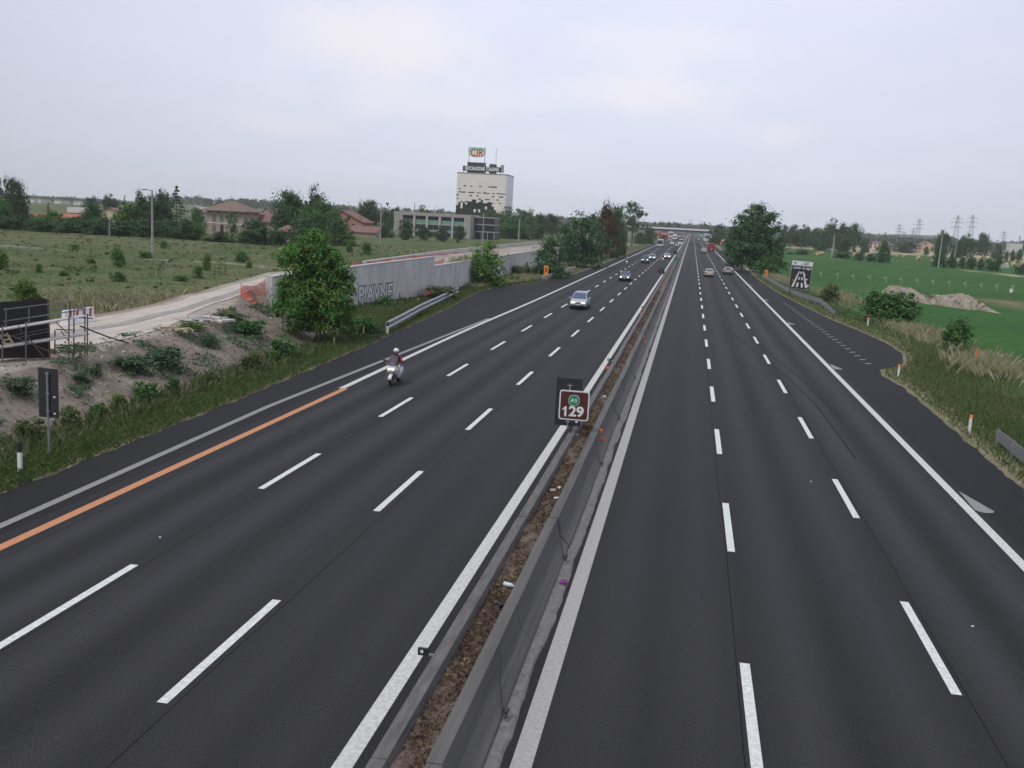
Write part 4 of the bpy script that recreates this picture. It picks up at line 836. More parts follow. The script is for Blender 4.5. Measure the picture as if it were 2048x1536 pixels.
tree('small dark bush on the left verge before the red roofed houses', 1325, 472, 482, 12, 'bush', 'leaf_dark', Y=600, v=1)
tree('leafy low bush in the verge under the small round dark tree', 1228, 498, 513, 22, 'bush', 'leaf_lime', Y=262, v=2)
tree('dark tree clump at the right end of the bridge', 1436, 450, 484, 36, 'low', 'leaf_dark', Y=600, v=1)
tree('dark tree between the bridge end clump and the huge right tree', 1460, 455, 489, 30, 'low', 'leaf_dark', Y=520, v=3)
tree('pale green bush at the right foot of the huge dome tree', 1538, 510, 548, 44, 'bush', 'leaf_mid', Y=214, v=1)
tree('round dark green bush beside the right lay-by', 1778, 586, 648, 96, 'bush', 'leaf_mid', z0=-.3, v=0, detail=(220, 40, .04, .06))
tree('loose dark shrub in the pale tall grass on the right', 1912, 636, 700, 56, 'bush', 'leaf_mid', z0=-.3, v=2, detail=(70, 30, .05, .07))
# ---- trees in the right fields
RT = 'trees in the right fields'
for a in [('slim tree at the left end of the right field wood', 1568, 452, 493, 22, 'poplar', 'leaf_grey', 640, 1), ('tall pointed tree second from the left in the field wood', 1584, 451, 493, 26, 'round', 'leaf_grey', 650, 2), ('broad tree third from the left in the field wood', 1603, 452, 494, 30, 'round', 'leaf_grey', 650, 3),
          ('rounded tree right of the gap in the field wood', 1628, 457, 496, 34, 'round', 'leaf_dark', 640, 0), ('tallest pointed tree of the field wood', 1657, 441, 498, 34, 'poplar', 'leaf_grey', 640, 3), ('wide dark tree left of the tallest field tree', 1645, 460, 498, 30, 'low', 'leaf_dark', 620, 2), ('big tree right of the tallest field tree', 1685, 450, 500, 44, 'round', 'leaf_dark', 640, 1),
          ('tree closing the right end of the field wood', 1706, 449, 500, 30, 'round', 'leaf_dark', 650, 2), ('pale willow like tree before the field wood beside the leaning utility pole', 1684, 470, 510, 28, 'round', 'leaf_grey', 470, 4), ('pale round tree just right of the field wood', 1729, 478, 503, 22, 'low', 'leaf_grey', 640, 1),
          ('dark tree standing alone at the crop edge under the pink building', 1766, 484, 522, 28, 'low', 'leaf_dark', 392, 2), ('large dark tree behind the tall right utility pole', 1882, 464, 514, 32, 'round', 'leaf_dark', 520, 1), ('dark low tree at the foot of the tall right utility pole', 1878, 500, 529, 26, 'low', 'leaf_dark', 372, 0),
          ('rounded tree below the tallest pylon', 1934, 471, 510, 34, 'round', 'leaf_dark', 620, 3), ('low tree left of the rounded pylon tree', 1913, 483, 509, 26, 'low', 'leaf_grey', 620, 1), ('open topped tree right of the rounded pylon tree', 1964, 468, 510, 28, 'round', 'leaf_grey', 640, 2),
          ('wide pale tree before the far right factory', 1996, 489, 512, 26, 'low', 'leaf_grey', 640, 3), ('small round tree near the right photo edge', 2038, 499, 514, 12, 'round', 'leaf_dark', 560, 2), ('small round tree left of the edge tree on the right', 2025, 500, 514, 10, 'round', 'leaf_grey', 560, 1), ('small dark tree right of the wide pale tree', 2013, 502, 513, 8, 'round', 'leaf_dark', 560, 3),
          ('tree behind the left gable of the field farmhouse', 1856, 478, 499, 16, 'round', 'leaf_grey', 900, 1), ('long low tree mass left of the field farmhouse', 1810, 483, 503, 52, 'low', 'leaf_grey', 720, 2), ('little tree in front of the field farmhouse wall', 1853, 493, 503, 9, 'round', 'leaf_dark', 640, 1)]:
    tree(a[0], a[1], a[2], a[3], a[4], a[5], a[6], Y=a[7], v=a[8], group=RT)
for a in [('low dark hedge bush left of the leaning pole in the crop', 1604, 500, 514, 30, 460), ('small dark bush left of the low hedge bush', 1580, 504, 513, 12, 460), ('bush at the foot of the leaning utility pole', 1683, 504, 519, 34, 430), ('pointed dark bush left of the lone crop edge tree', 1718, 500, 521, 18, 400), ('rounded bush beside the pointed crop edge bush', 1742, 508, 521, 20, 400),
          ('dark bush right of the tall utility pole', 1902, 512, 530, 20, 372), ('narrow bush third from the tall right pole', 1924, 513, 530, 12, 372), ('big dark bush fourth from the tall right pole', 1941, 514, 531, 20, 372), ('sparse bush before the concrete blocks on the right', 1962, 517, 533, 14, 372), ('dark bush above the grey concrete blocks', 1982, 517, 536, 22, 365), ('tall bush right of the concrete block bush', 1996, 513, 536, 12, 365), ('dark bush cut by the right photo edge', 2042, 527, 544, 24, 340)]:
    tree(a[0], a[1], a[2], a[3], a[4], 'bush', 'leaf_dark', Y=a[5], v=int(a[1]) % 4, group='field edge bushes')
# ---- left tree belt
LT = 'trees of the left belt'
for a in [('tall sparse tree cut by the left photo edge', 10, 358, 472, 34, 'airy', 'leaf_grey', 205, 1), ('large loose crowned tree near the left photo edge', 33, 361, 474, 44, 'round', 'leaf_grey', 205, 2), ('dense low tree filling the left photo edge', -5, 395, 474, 60, 'low', 'leaf_mid', 195, 1),
          ('dark rounded tree right of the loose crowned tree', 48, 408, 472, 34, 'low', 'leaf_dark', 210, 3), ('low bushy tree before the orange roofed houses', 75, 430, 474, 44, 'low', 'leaf_mid', 200, 2), ('small pointed dark tree above the orange roofs', 98, 402, 462, 18, 'conifer', 'leaf_con', 240, 1), ('broad low tree left of the white box house', 112, 424, 474, 56, 'low', 'leaf_mid', 200, 4),
          ('low dark tree under the white box house', 150, 434, 474, 46, 'low', 'leaf_dark', 200, 1), ('dark tree before the white box house right side', 186, 409, 474, 44, 'round', 'leaf_dark', 205, 2), ('grey round tree behind the white box house', 182, 395, 440, 30, 'round', 'leaf_grey', 330, 1), ('grey dome tree left of the cream gable house top', 222, 391, 436, 30, 'round', 'leaf_grey', 340, 3),
          ('small dark conifer behind the yellowish tree', 250, 390, 440, 18, 'conifer', 'leaf_con', 330, 2), ('low bush tree below the cream gable house', 214, 436, 474, 40, 'low', 'leaf_dark', 198, 3), ('yellowish round tree right of the cream gable house', 253, 407, 474, 52, 'round', 'leaf_mid', 205, 4), ('dark tree left of the tall lamp pole', 290, 388, 474, 46, 'round', 'leaf_dark', 208, 1),
          ('dark tree right behind the tall lamp pole', 322, 385, 475, 44, 'round', 'leaf_con', 208, 3), ('tall dark conifer with drooping boughs left of the hip roofed house', 354, 372, 474, 66, 'conifer', 'leaf_con', 215, 3), ('low dark hedge tree under the tall conifer', 335, 440, 478, 60, 'low', 'leaf_dark', 196, 2), ('green tree at the left wall of the hip roofed house', 394, 418, 478, 34, 'round', 'leaf_mid', 200, 2),
          ('low bush tree left before the hip roofed house', 385, 446, 482, 50, 'low', 'leaf_mid', 194, 1), ('slim tree before the hip roofed house front', 462, 424, 482, 20, 'airy', 'leaf_mid', 196, 2), ('broad dark tree at the right corner of the hip roofed house', 515, 442, 484, 56, 'low', 'leaf_dark', 192, 1), ('low dark hedge before the hip roofed house', 440, 464, 484, 60, 'low', 'leaf_dark', 190, 3), ('dark low bush left of the red roofed hut', 553, 456, 486, 40, 'low', 'leaf_dark', 192, 4),
          ('big dark round tree behind the red roofed hut', 577, 386, 478, 70, 'round', 'leaf_dark', 225, 2), ('tall dark tree rising above the round tree group', 627, 378, 478, 40, 'poplar', 'leaf_con', 232, 1), ('broad green tree left of the brick house', 642, 404, 484, 72, 'round', 'leaf_mid', 215, 3), ('dark low tree at the left wall of the brick house', 676, 438, 486, 50, 'low', 'leaf_dark', 210, 2), ('low pale bush before the brick house', 690, 466, 488, 50, 'bush', 'leaf_mid', 208, 1),
          ('small tree behind the brick house left gable', 668, 414, 450, 24, 'round', 'leaf_mid', 300, 1), ('round tree behind the brick house roof', 735, 403, 452, 50, 'round', 'leaf_grey', 330, 2), ('dark tree behind the second utility pole', 772, 424, 474, 26, 'low', 'leaf_dark', 330, 1), ('low dark tree right of the brick house annex', 768, 450, 476, 36, 'low', 'leaf_dark', 300, 3), ('dark tree standing before the left bays of the office block', 812, 438, 474, 30, 'low', 'leaf_dark', 290, 2),
          ('pale grey shrub tree before the middle office bays', 848, 450, 476, 22, 'round', 'leaf_grey', 290, 3), ('pale grey shrub tree before the third office bay', 884, 453, 476, 22, 'round', 'leaf_grey', 290, 1), ('pale grey shrub tree before the right office bays', 918, 452, 477, 24, 'round', 'leaf_grey', 290, 2), ('small dark conifer top above the office roof', 828, 406, 440, 12, 'conifer', 'leaf_con', 420, 1), ('long flat tree row above the office roof', 848, 414, 440, 36, 'low', 'leaf_mid', 430, 2), ('pale far tree left of the office roof', 790, 416, 440, 24, 'round', 'leaf_grey', 450, 1)]:
    tree(a[0], a[1], a[2], a[3], a[4], a[5], a[6], Y=a[7], v=a[8], group=LT)
for a in [('dark hedge tree at the foot of the loose crowned tree', 28, 432, 477, 66, 1), ('dark hedge tree below the orange roofs', 92, 440, 477, 60, 2), ('dark hedge tree under the broad low left tree', 136, 442, 477, 56, 3), ('dark hedge tree left of the thin pale pole', 190, 438, 477, 56, 4), ('dark hedge tree right of the thin pale pole', 243, 442, 478, 56, 1), ('dark hedge tree left of the lamp pole foot', 284, 438, 478, 54, 2), ('dark hedge tree between the conifer and the hip roofed house', 372, 440, 480, 50, 3), ('dark hedge tree left of the red roofed hut front', 500, 462, 485, 54, 1), ('dark bush mass right of the red roofed hut', 606, 436, 484, 60, 2)]:
    tree(a[0], a[1], a[2], a[3], a[4], 'low', 'leaf_dark', Y=193, v=a[5], group='hedge trees of the left belt')
TT = 'trees beside the tower'
for a in [('dense tree covering the left foot of the mirrored tower', 977, 424, 476, 42, 'low', 'leaf_mid', 400, 1), ('tall dense tree at the right foot of the mirrored tower', 1010, 417, 477, 50, 'low', 'leaf_mid', 405, 2), ('dense green tree behind the wooden pole right of the tower', 1045, 420, 478, 48, 'low', 'leaf_mid', 410, 3), ('round tree closing the tower tree group on the right', 1078, 429, 478, 34, 'low', 'leaf_dark', 420, 1), ('greyish tree at the end of the tower tree row', 1102, 430, 478, 34, 'round', 'leaf_grey', 430, 2), ('low tree filling the front of the tower tree row', 1030, 440, 480, 60, 'low', 'leaf_mid', 395, 4)]:
    tree(a[0], a[1], a[2], a[3], a[4], a[5], a[6], Y=a[7], v=a[8], group=TT)
# ---- single shrubs in the weedy field
for i, (px, base, wp, hp, mt, lb) in enumerate([(52, 612, 56, 52, 'leaf_lime', 'bright lime green bush behind the black formwork panel'), (3, 540, 26, 40, 'leaf_lime', 'lime shrub cut by the left photo edge in the weeds'), (78, 545, 14, 18, 'leaf_mid', 'small dark shrub left in the weedy field'), (128, 552, 20, 12, 'leaf_mid', 'flat dark shrub in the weedy field below the track'), (182, 527, 18, 12, 'leaf_mid', 'little dark shrub on the pale gravel track'), (237, 535, 24, 40, 'leaf_mid', 'tall green shrub at the gravel track left of the lamp pole'), (290, 516, 26, 14, 'leaf_mid', 'flat dark shrub at the foot of the tall lamp pole'), (237, 562, 30, 20, 'leaf_mid', 'wide green shrub in the middle of the weedy field'), (364, 562, 28, 12, 'leaf_mid', 'flat dark shrub near the dirt road bend'), (413, 542, 16, 34, 'leaf_lime', 'upright yellow green sapling near the dirt road'), (395, 556, 20, 24, 'leaf_mid', 'brownish green shrub left of the yellow green sapling'), (484, 524, 28, 22, 'leaf_mid', 'round green shrub right of the yellow green sapling'), (328, 498, 14, 18, 'leaf_mid', 'dark shrub behind the tall lamp pole'), (498, 536, 14, 14, 'leaf_lime', 'small lime shrub beside the gravel track end'), (732, 510, 22, 26, 'leaf_mid', 'pale shrub in the weeds above the graffiti wall'), (698, 505, 16, 22, 'leaf_mid', 'pale shrub in the weeds right of the big tree top'), (150, 500, 16, 12, 'leaf_lime', 'small bright shrub in the far weeds')]):
    tree(lb, px, base-hp, base, wp, 'bush', mt, z0=.8, v=i % 4, name='shrub', cat='shrub', group='shrubs in the left weedy field')
# ---- plants on the bank and in the verge
for i, (px, base, wp, hp, mt, lb, z0) in enumerate([(262, 742, 76, 34, 'leaf_bank', 'large grey green plant patch on the bank left of centre', .6), (335, 735, 70, 42, 'leaf_bank', 'largest grey green plant patch on the bank', .7), (192, 752, 26, 28, 'leaf_bank', 'small plant tuft on the bank right of the sign', .5), (158, 762, 36, 22, 'leaf_bank', 'plant tuft on the bank beside the sign panel', .4), (40, 790, 62, 40, 'leaf_bank', 'plant patch on the bank left of the sign panel', .4), (415, 695, 40, 30, 'leaf_bank', 'plant patch on the bank left of the big tree', .8), (500, 672, 66, 32, 'leaf_mid', 'green plant patch at the bank top left of the big tree', 1.), (385, 655, 50, 12, 'leaf_lime', 'low grass patch below the broken white planks', 1.4), (460, 640, 70, 18, 'weeds', 'weedy grass patch at the bank top before the wall end', 1.3),
                                          (195, 838, 36, 34, 'leaf_mid', 'leafy green bush in the ditch right of the roadside sign', -.3), (140, 850, 44, 40, 'weeds', 'brownish weed bush in the ditch beside the roadside sign', -.3), (238, 812, 28, 26, 'leaf_lime', 'bright bush in the ditch, second from the sign', -.3), (295, 805, 56, 44, 'leaf_mid', 'broad leafy bush in the middle of the ditch', -.3), (345, 790, 26, 38, 'leaf_dark', 'dark upright weed in the ditch', -.3), (420, 768, 40, 28, 'weeds', 'dull weed bush in the ditch right of the dark upright weed', -.3), (500, 745, 46, 44, 'weeds', 'brown green weed bush in the ditch before the big tree', -.3), (560, 722, 60, 50, 'leaf_mid', 'weed bush at the left foot of the big tree', -.2), (720, 672, 70, 40, 'leaf_mid', 'weed bush at the right foot of the big tree', -.1), (60, 870, 60, 36, 'weeds', 'weedy bush left of the roadside sign post', -.3), (770, 615, 40, 24, 'leaf_mid', 'green weed bush at the foot of the graffiti wall', 0.), (880, 585, 60, 14, 'weeds', 'weed strip behind the long guardrail end', 0.), (1020, 545, 50, 16, 'weeds', 'weed bush on the grass before the lower wall', 0.), (1026, 566, 26, 14, 'leaf_mid', 'green weed bush left of the SOS column', 0.), (1655, 603, 36, 36, 'weeds', 'brown green weed bush right of the black lane sign', -.2)]):
    tree(lb, px, base-hp, base, wp, 'bush', mt, z0=z0, v=i % 4, name='weed_bush', cat='weeds')
# ---- ground cover
n = 42000; P_ = scatter(n, lambda y: XL(y)-.12-3.2*RNG.uniform(0, 1, len(y))**1.1, 22, 150, 1.6); blades('verge_grass', P_, .24, .022, .8, M['grass'])
n = 5000; P_ = scatter(n, lambda y: XL(y)-.05-.5*RNG.uniform(0, 1, len(y)), 22, 150, 1.6); blades('dry_verge_grass', P_, .14, .03, .9, M['paledry'])
n = 24000; P_ = scatter(n, lambda y: XL(y)-1-np.minimum(7.5, XL(y)-WX(y)-1.2)*RNG.uniform(0, 1, len(y)), 74, 170, 1.3); blades('tall_weeds', P_, .42, .035, .7, M['weeds'])
n = 7000; P_ = scatter(n, lambda y: XL(y)-1.2-4*RNG.uniform(0, 1, len(y)), 118, 175, 1.); blades('dry_tall_grass', P_, .7, .03, .6, M['paledry'])
n = 5000; P_ = scatter(n, lambda y: XL(y)-2.3-1.8*RNG.uniform(0, 1, len(y)), 22, 74, 1.2); blades('ditch_weeds', P_, .5, .05, .6, M['weeds'])
n = 7000; P_ = scatter(n, lambda y: XL(y)-3.6-6*RNG.uniform(0, 1, len(y))**.8, 24, 72, 1.1); m_ = (wob(P_[:, 0], P_[:, 1], .9) > .55); P_ = np.repeat(P_[m_][::2], 10, 0); P_ = P_+RNG.normal(0, 1, P_.shape)*np.array([.16, .16, .06])+np.array([0, 0, .08])
V, Fq = leaves(P_, np.zeros_like(P_), .085, .55, 1., 4); tag(link('bank_weeds', np_mesh('bank_weeds', V, Fq, M['leaf_bank'])), kind='stuff')
n = 2600; y = 24+50*RNG.uniform(0, 1, n); x = XL(y)-3.4-6.5*RNG.uniform(0, 1, n); V, Fq = leaves(np.stack([x, y, H(x, y)+.03], -1), np.zeros((n, 3)), .10*RNG.gamma(2, .5, (n)), .75, .8, 9) if False else leaves(np.stack([x, y, H(x, y)+.03], -1), np.zeros((n, 3)), .075, .8, .6, 9)
tag(link('stones', np_mesh('stones', V, Fq, leafmat('stones', [(.15, .12, .10), (.34, .31, .28), (.22, .18, .15), (.5, .48, .45)], 0))), kind='stuff')
n = 70000; P_ = scatter(n, lambda y: RNG.uniform(-1, -.0, len(y))*(38+y*.85)+RL(y)-2.5, 36, 235, 1.0); blades('field_weeds', P_, .2, .035, .9, M['weeds'])
m_ = (P_[:, 0] < -36); 
c_ = on(255, 612, .9); n = 2600; q = RNG.normal(0, 1, (n, 2))*np.array([2.6, 2.4]); q = q[c_.x+q[:, 0] < RL(c_.y+q[:, 1])-1.2]; P_ = np.stack([c_.x+q[:, 0], c_.y+q[:, 1], H(c_.x+q[:, 0], c_.y+q[:, 1])], -1); blades('pale_grass', P_, .7, .03, .6, M['paledry'])
nc = 1500; y = 40+190*RNG.uniform(0, 1, nc); x = RL(y)-3-RNG.uniform(0, 1, nc)*(30+y*.8); rr = np.repeat(.10+.35*RNG.uniform(0, 1, nc)**3, 16); P_ = np.repeat(np.stack([x, y, H(x, y)], -1), 16, 0)+RNG.normal(0, 1, (nc*16, 3))*np.stack([rr, rr, rr*.45], -1); P_[:, 2] += rr*.8
V, Fq = leaves(P_, np.zeros_like(P_), .16, .5, .8, 21); tag(link('weed_clumps', np_mesh('weed_clumps', V, Fq, M['weedleaf'])), kind='stuff')
hp_ = RNG.uniform(0, 1, (60, 2)); hx = 29.5+11*hp_[:, 0]; hy = 154.5-21*(hp_[:, 0]-.5)-3.5+4*hp_[:, 1]; hz_ = np.interp(hp_[:, 0], np.linspace(0, 1, 7), [.3, 1.6, 1.4, .9, 1.2, 1.4, .4])*np.sin(PI*(.06+.5*hp_[:, 1]))**.75-.3
P_ = np.repeat(np.stack([hx, hy, hz_], -1), 14, 0)+RNG.normal(0, .16, (60*14, 3)); V, Fq = leaves(P_, np.zeros_like(P_), .12, .5, .8, 22); tag(link('heap_weeds', np_mesh('heap_weeds', V, Fq, M['weedleaf'])), kind='stuff')
# right verge
n = 26000; P_ = scatter(n, lambda y: XR(y)+.3+6*RNG.uniform(0, 1, len(y))**1.2, 36, 210, 1.2); blades('verge_grass', P_, .24, .025, .8, M['grass'])
n = 6000; P_ = scatter(n, lambda y: XR(y)+.05+1.8*RNG.uniform(0, 1, len(y)), 34, 210, 1.3); blades('dry_verge_grass', P_, .16, .04, .9, M['paledry'])
def patch(px, py, n_, sx_, sy_, h_, z0=-.3, mt='paledry', nm='pale_tall_grass'):
    n = int(n_*1.5); c_ = on(px, py, z0); q = RNG.normal(0, 1, (n, 2))*np.array([sx_, sy_]); x, y = c_.x+q[:, 0], c_.y+q[:, 1]; k = x > XR(y)+.8; x, y = x[k], y[k]; blades(nm, np.stack([x, y, H(x, y)], -1), h_*.75, .022, .55, M[mt])
patch(1965, 745, 800, 1.2, 2.2, 1.35); patch(1835, 668, 650, 1.4, 4, 1.2); patch(1880, 695, 120, 1.4, 3, 1.1); patch(1820, 668, 300, 1.2, 5, 1.); patch(1560, 560, 900, 1., 12, 1.1); patch(1690, 600, 700, 1.5, 8, 1.); patch(1985, 735, 300, .7, 1.6, 1.5)
patch(1960, 800, 2500, 2.6, 5, .6, mt='weeds', nm='tall_weeds'); patch(1900, 730, 1600, 2.5, 5, .7, mt='weeds', nm='tall_weeds'); patch(1835, 725, 900, 1.0, 2.5, .5, mt='weeds', nm='tall_weeds'); patch(1990, 870, 1500, 1.5, 4, .5, mt='grass', nm='verge_grass')
# far wood and haze hills
def far_wood(lst, seed):
    lob = []
    for (px, top, w_, Y) in lst:
        q = atY(px, top, Y); k = mpp(q); h_ = max(q.z, 3); lob.append((q.x, Y, h_*.5, w_*k*.5, w_*k*.4, h_*.5))
    return crown_mesh('far_wood', lob, 60*len(lob), 16, 1.7, 1.5, M['leaf_grey'], seed, .2, zmin=0)
FWL = [(px, 396+.0528*px*.9-random.uniform(0, 6), random.uniform(18, 34), random.uniform(900, 1300)) for px in range(-20, 320, 17)]
FWL += [(px, 384+.0528*px-random.uniform(6, 11), random.uniform(18, 34), random.uniform(1200, 1700)) for px in range(330, 1240, 22)]
FWL += [(px, 384+.0528*px-random.uniform(5, 9), random.uniform(16, 30), random.uniform(1300, 1700)) for px in range(1240, 1480, 14)]
FWL += [(px, 384+.0528*px-random.uniform(2, 9), random.uniform(20, 36), random.uniform(1300, 1700)) for px in range(1720, 2080, 18)]
FWL += [(1338, 448, 22, 1200), (1411, 449, 16, 1100)]
tag(link('far_wood', far_wood(FWL, 3)), kind='stuff')
hp = [atY(px, py, 3000) for px, py in [(1690, 469), (1730, 467.5), (1790, 468), (1850, 470), (1885, 472), (1905, 480), (1960, 487)]]
b = MB(); b.loft([[(p_.x, 2800, -1), (p_.x+20, 3000, max(p_.z, 0)), (p_.x+40, 3060, max(p_.z, 0)), (p_.x+60, 3300, -1)] for p_ in hp], True)
tag(b.build('hill', mat('hill_wood', (.035, .06, .03), .95, var=.4, scale=.03), smooth=True), kind='structure')
# soil heap and office heaps
heap('soil_heap', 'long pale brown soil heap in the green crop on the right', (29.0, 41.0, 154.5, 8, [0, .7, 1.9, 2.05, 1.75, 1.85, 1.35, .8, 1.25, 1.45, 1.5, 1.75, 1.8, 1.3, .6, 0]), 4, M['soilheap'], res=80, skew=-21)
for (px, py, wp, hp_, lb) in [(955, 476, 40, 7, 'pale sand heap left beside the third utility pole'), (986, 474, 36, 9, 'brown sand heap behind the far parallel wall')]:
    p = at(px, py, .8); k = mpp(p); heap('sand_heap', lb, (p.x-wp*k/2, p.x+wp*k/2, p.y-4, 12, [0, .6*hp_*k, hp_*k, .9*hp_*k, .5*hp_*k, 0]), px, M['soilheap'], res=24)
# ------------------------------------------------------------------ buildings
def fbox(name, m, parent, x0, x1, y0, y1, z0, z1): return MB().box(((x0+x1)/2, (y0+y1)/2, (z0+z1)/2), (x1-x0, y1-y0, z1-z0)).build(name, m, parent)
# mirrored tower
YT = 430.; A = atY(909.5, 470, YT); Bq = atY(1007.5, 470, YT); z0 = .8; tz = atY(911, 345, YT).z; Wt = Bq.x-A.x; Dp = 17.
t = empty('tower_building', (A.x, YT, z0), 'mirrored glass office tower with signs on its roof', 'building'); Ht = tz-z0
fbox('wall', mat('tower_core', (.30, .29, .27), .8), t, .15, Wt-.15, .25, Dp, 0, Ht-.2)
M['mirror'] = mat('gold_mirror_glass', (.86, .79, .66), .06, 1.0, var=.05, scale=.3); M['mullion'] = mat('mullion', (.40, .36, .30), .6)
nx_, nz_ = 22, 19; b = MB(); bd = MB(); rgp = random.Random(5); pw, ph = Wt/nx_, (Ht-.6)/nz_
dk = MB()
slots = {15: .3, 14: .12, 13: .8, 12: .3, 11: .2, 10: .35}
def pane(mb, x0, x1, za, zb, tilt): dy = tilt*(zb-za); mb.add([(x0, 0, za), (x1, 0, za), (x1, -dy, zb), (x0, -dy, zb)], [(0, 1, 2, 3)])
for i in range(nx_):
    hump = .47+.10*math.sin(PI*min(1, (i+.5)/nx_*1.15))+.02*math.sin(i*2.3)-(.025*(i-15) if i > 15 else 0)  # outline of the tree reflection painted in by darker panes
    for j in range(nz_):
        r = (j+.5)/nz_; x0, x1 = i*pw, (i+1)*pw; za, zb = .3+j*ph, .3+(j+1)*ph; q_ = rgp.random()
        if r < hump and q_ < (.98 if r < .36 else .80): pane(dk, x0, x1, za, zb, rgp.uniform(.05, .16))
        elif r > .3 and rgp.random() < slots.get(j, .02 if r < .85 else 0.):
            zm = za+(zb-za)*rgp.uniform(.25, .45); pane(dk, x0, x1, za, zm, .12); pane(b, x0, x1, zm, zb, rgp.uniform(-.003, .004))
        else: pane(b, x0, x1, za, zb, rgp.uniform(-.003, .004))
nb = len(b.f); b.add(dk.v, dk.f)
fr = b.build('glass_facade', M['mirror'], t); fr.data.materials.append(mat('reflection_and_slot_glass', (.13, .15, .16), .1, .8)); fr.data.polygons.foreach_set('material_index', np.array([0]*nb+[1]*(len(b.f)-nb), np.int32))  # dark colour: painted tree reflection low down, open window slots higher up
for j in range(nz_+1): bd.box((Wt/2, .16, .3+j*ph), (Wt, .1, .12))
for i in range(nx_+1): bd.box((i*pw, .155, Ht/2), (.10, .09, Ht))
bd.build('mullions', M['mullion'], fr)
fbox('side_wall', mat('tower_side', (.72, .73, .78), .35, var=.06, scale=.1), t, Wt-.13, Wt+.12, .05, Dp-.1, 0, Ht-.15)
fbox('parapet', M['greyplaster'], t, -.1, Wt+.2, -.05, Dp, Ht-.19, Ht+.25)
def tz_(px, py): p_ = atY(px, py, YT+4); return p_.x-A.x, p_.z-z0
def roofbox(name, x0, x1, yt, yb, m, y0=4., d=4.):
    (a, z1), (c_, z2) = tz_(x0, yt), tz_(x1, yb); return fbox(name, m, t, a, c_, y0, y0+d, min(z2, Ht), z1)
roofbox('plant_room', 935, 968, 324, 336, mat('dark_cladding', (.06, .06, .065), .7)); roofbox('plant_room', 979, 990, 328, 336, mat('green_dark_cladding', (.04, .07, .06), .7))
# signs on the tower are things of their own
def tsign(name, lb, x0, x1, y0, y1, m, text=None, yy=YT+2.5, th=.3):
    a = atY(x0, y0, yy); c_ = atY(x1, y1, yy); s_ = empty(name, ((a.x+c_.x)/2, yy, z0+Ht), lb, 'sign'); w_, h_ = c_.x-a.x, a.z-c_.z; cz_ = (a.z+c_.z)/2-z0-Ht; return s_, w_, h_, cz_
s_, w_, h_, cz_ = tsign('roof_sign', 'long dark green roof sign with white capital lettering along the tower top', 926, 1002, 330.5, 345.5, None)
MB().box((0, 0, cz_), (w_, .35, h_*.86)).build('panel', mat('dark_green_sign', (.008, .05, .045), .6), s_)
text_mesh('lettering', 'RISTORAZIONE  ITALIANA', 2.15, mat('sign_white', (.8, .82, .8), .6), T4(0, -.2, cz_), s_, .06, sx=.585)
for i in range(6): MB().box((w_*(i/5-.5)*.95, .15, (cz_-h_*.38)/2), (.2, .2, abs(cz_-h_*.38)+.4)).build('post', M['dark'], s_)
s_, w_, h_, cz_ = tsign('roof_sign', 'square mint sign with an oval peach emblem raised above the tower roof', 937, 971, 293, 317, None, yy=YT+4)
h2 = h_*.92; MB().box((0, .1, cz_+h2*.25), (w_, .2, h2*.5)).build('mint_panel', mat('mint_panel', (.42, .66, .56), .6), s_)
def ell(rx, rz, y, th, n=36): return MB().loft([[(rx*math.cos(2*PI*k/n), yy_, cz_-h2*.06+rz*math.sin(2*PI*k/n)) for k in range(n)] for yy_ in (y+th, y)])
em = ell(w_*.47, h2*.40, -.02, .1).build('emblem_border', mat('emblem_brown', (.22, .12, .08), .6), s_); ell(w_*.43, h2*.355, -.05, .05).build('emblem_field', mat('emblem_peach', (.92, .70, .54), .6), em)
text_mesh('lettering', 'CIR', 4.6, mat('emblem_letters', (.17, .10, .07), .6), T4(0, -.08, cz_-h2*.06), s_, .06, sx=.78)
for s1 in (-1, 1): MB().box((s1*w_*.45, .3, (cz_+h2*.4)/2), (.22, .22, abs(cz_)+h2*.5)).build('post', M['galv'], s_)
am = atY(991, 340, YT+6); an = empty('aerial_mast', (am.x, YT+6, z0+Ht), 'thin aerial mast with short rods on the tower roof', 'antenna'); hh = atY(991, 296, YT+6).z-z0-Ht
MB().tube([(0, 0, 0), (0, 0, hh)], .05, 5).build('mast', M['lattice'], an)
for k in range(5): MB().box((.1*(-1)**k, 0, hh*(.5+.11*k)), (.7, .08, .12)).build('aerial', M['lattice'], an)
s_, w_, h_, cz_ = tsign('roof_sign', 'small slanted white and red board at the right end of the tower roof', 1001.5, 1007.5, 330, 346, None, yy=YT+5)
MB().box((0, 0, cz_), (w_, .2, h_), .6).build('panel', mat('faded_board', (.5, .36, .34), .7), s_)
# low office block
YO = 345.; A = atY(787, 470, YO); Bq = atY(940, 470, YO); zt = atY(800, 422.5, YO).z; z0 = .8; Wo = Bq.x-A.x; Ho = zt-z0
t = empty('office_block', (A.x, YO, z0), 'low grey office block with green window bands left of the tower', 'building')
fbox('wall', mat('office_inner', (.25, .25, .24), .9), t, .5, Wo-.5, .6, 14, 0, Ho-.3); fbox('roof_slab', M['greyplaster'], t, 0, Wo, -.3, 14.3, Ho*.86, Ho)
fbox('end_wall', M['greyplaster'], t, 0, Wo*.10, -.25, 14.2, 0, Ho*.859); fbox('end_wall', M['greyplaster'], t, Wo*.935, Wo, -.25, 14.2, 0, Ho*.859)
M['band'] = mat('green_band', (.16, .33, .25), .5, var=.05)
for (za, zb) in ((.57, .70), (.20, .30)): fbox('green_band', M['band'], t, Wo*.101, Wo*.934, .3, .58, Ho*za, Ho*zb)
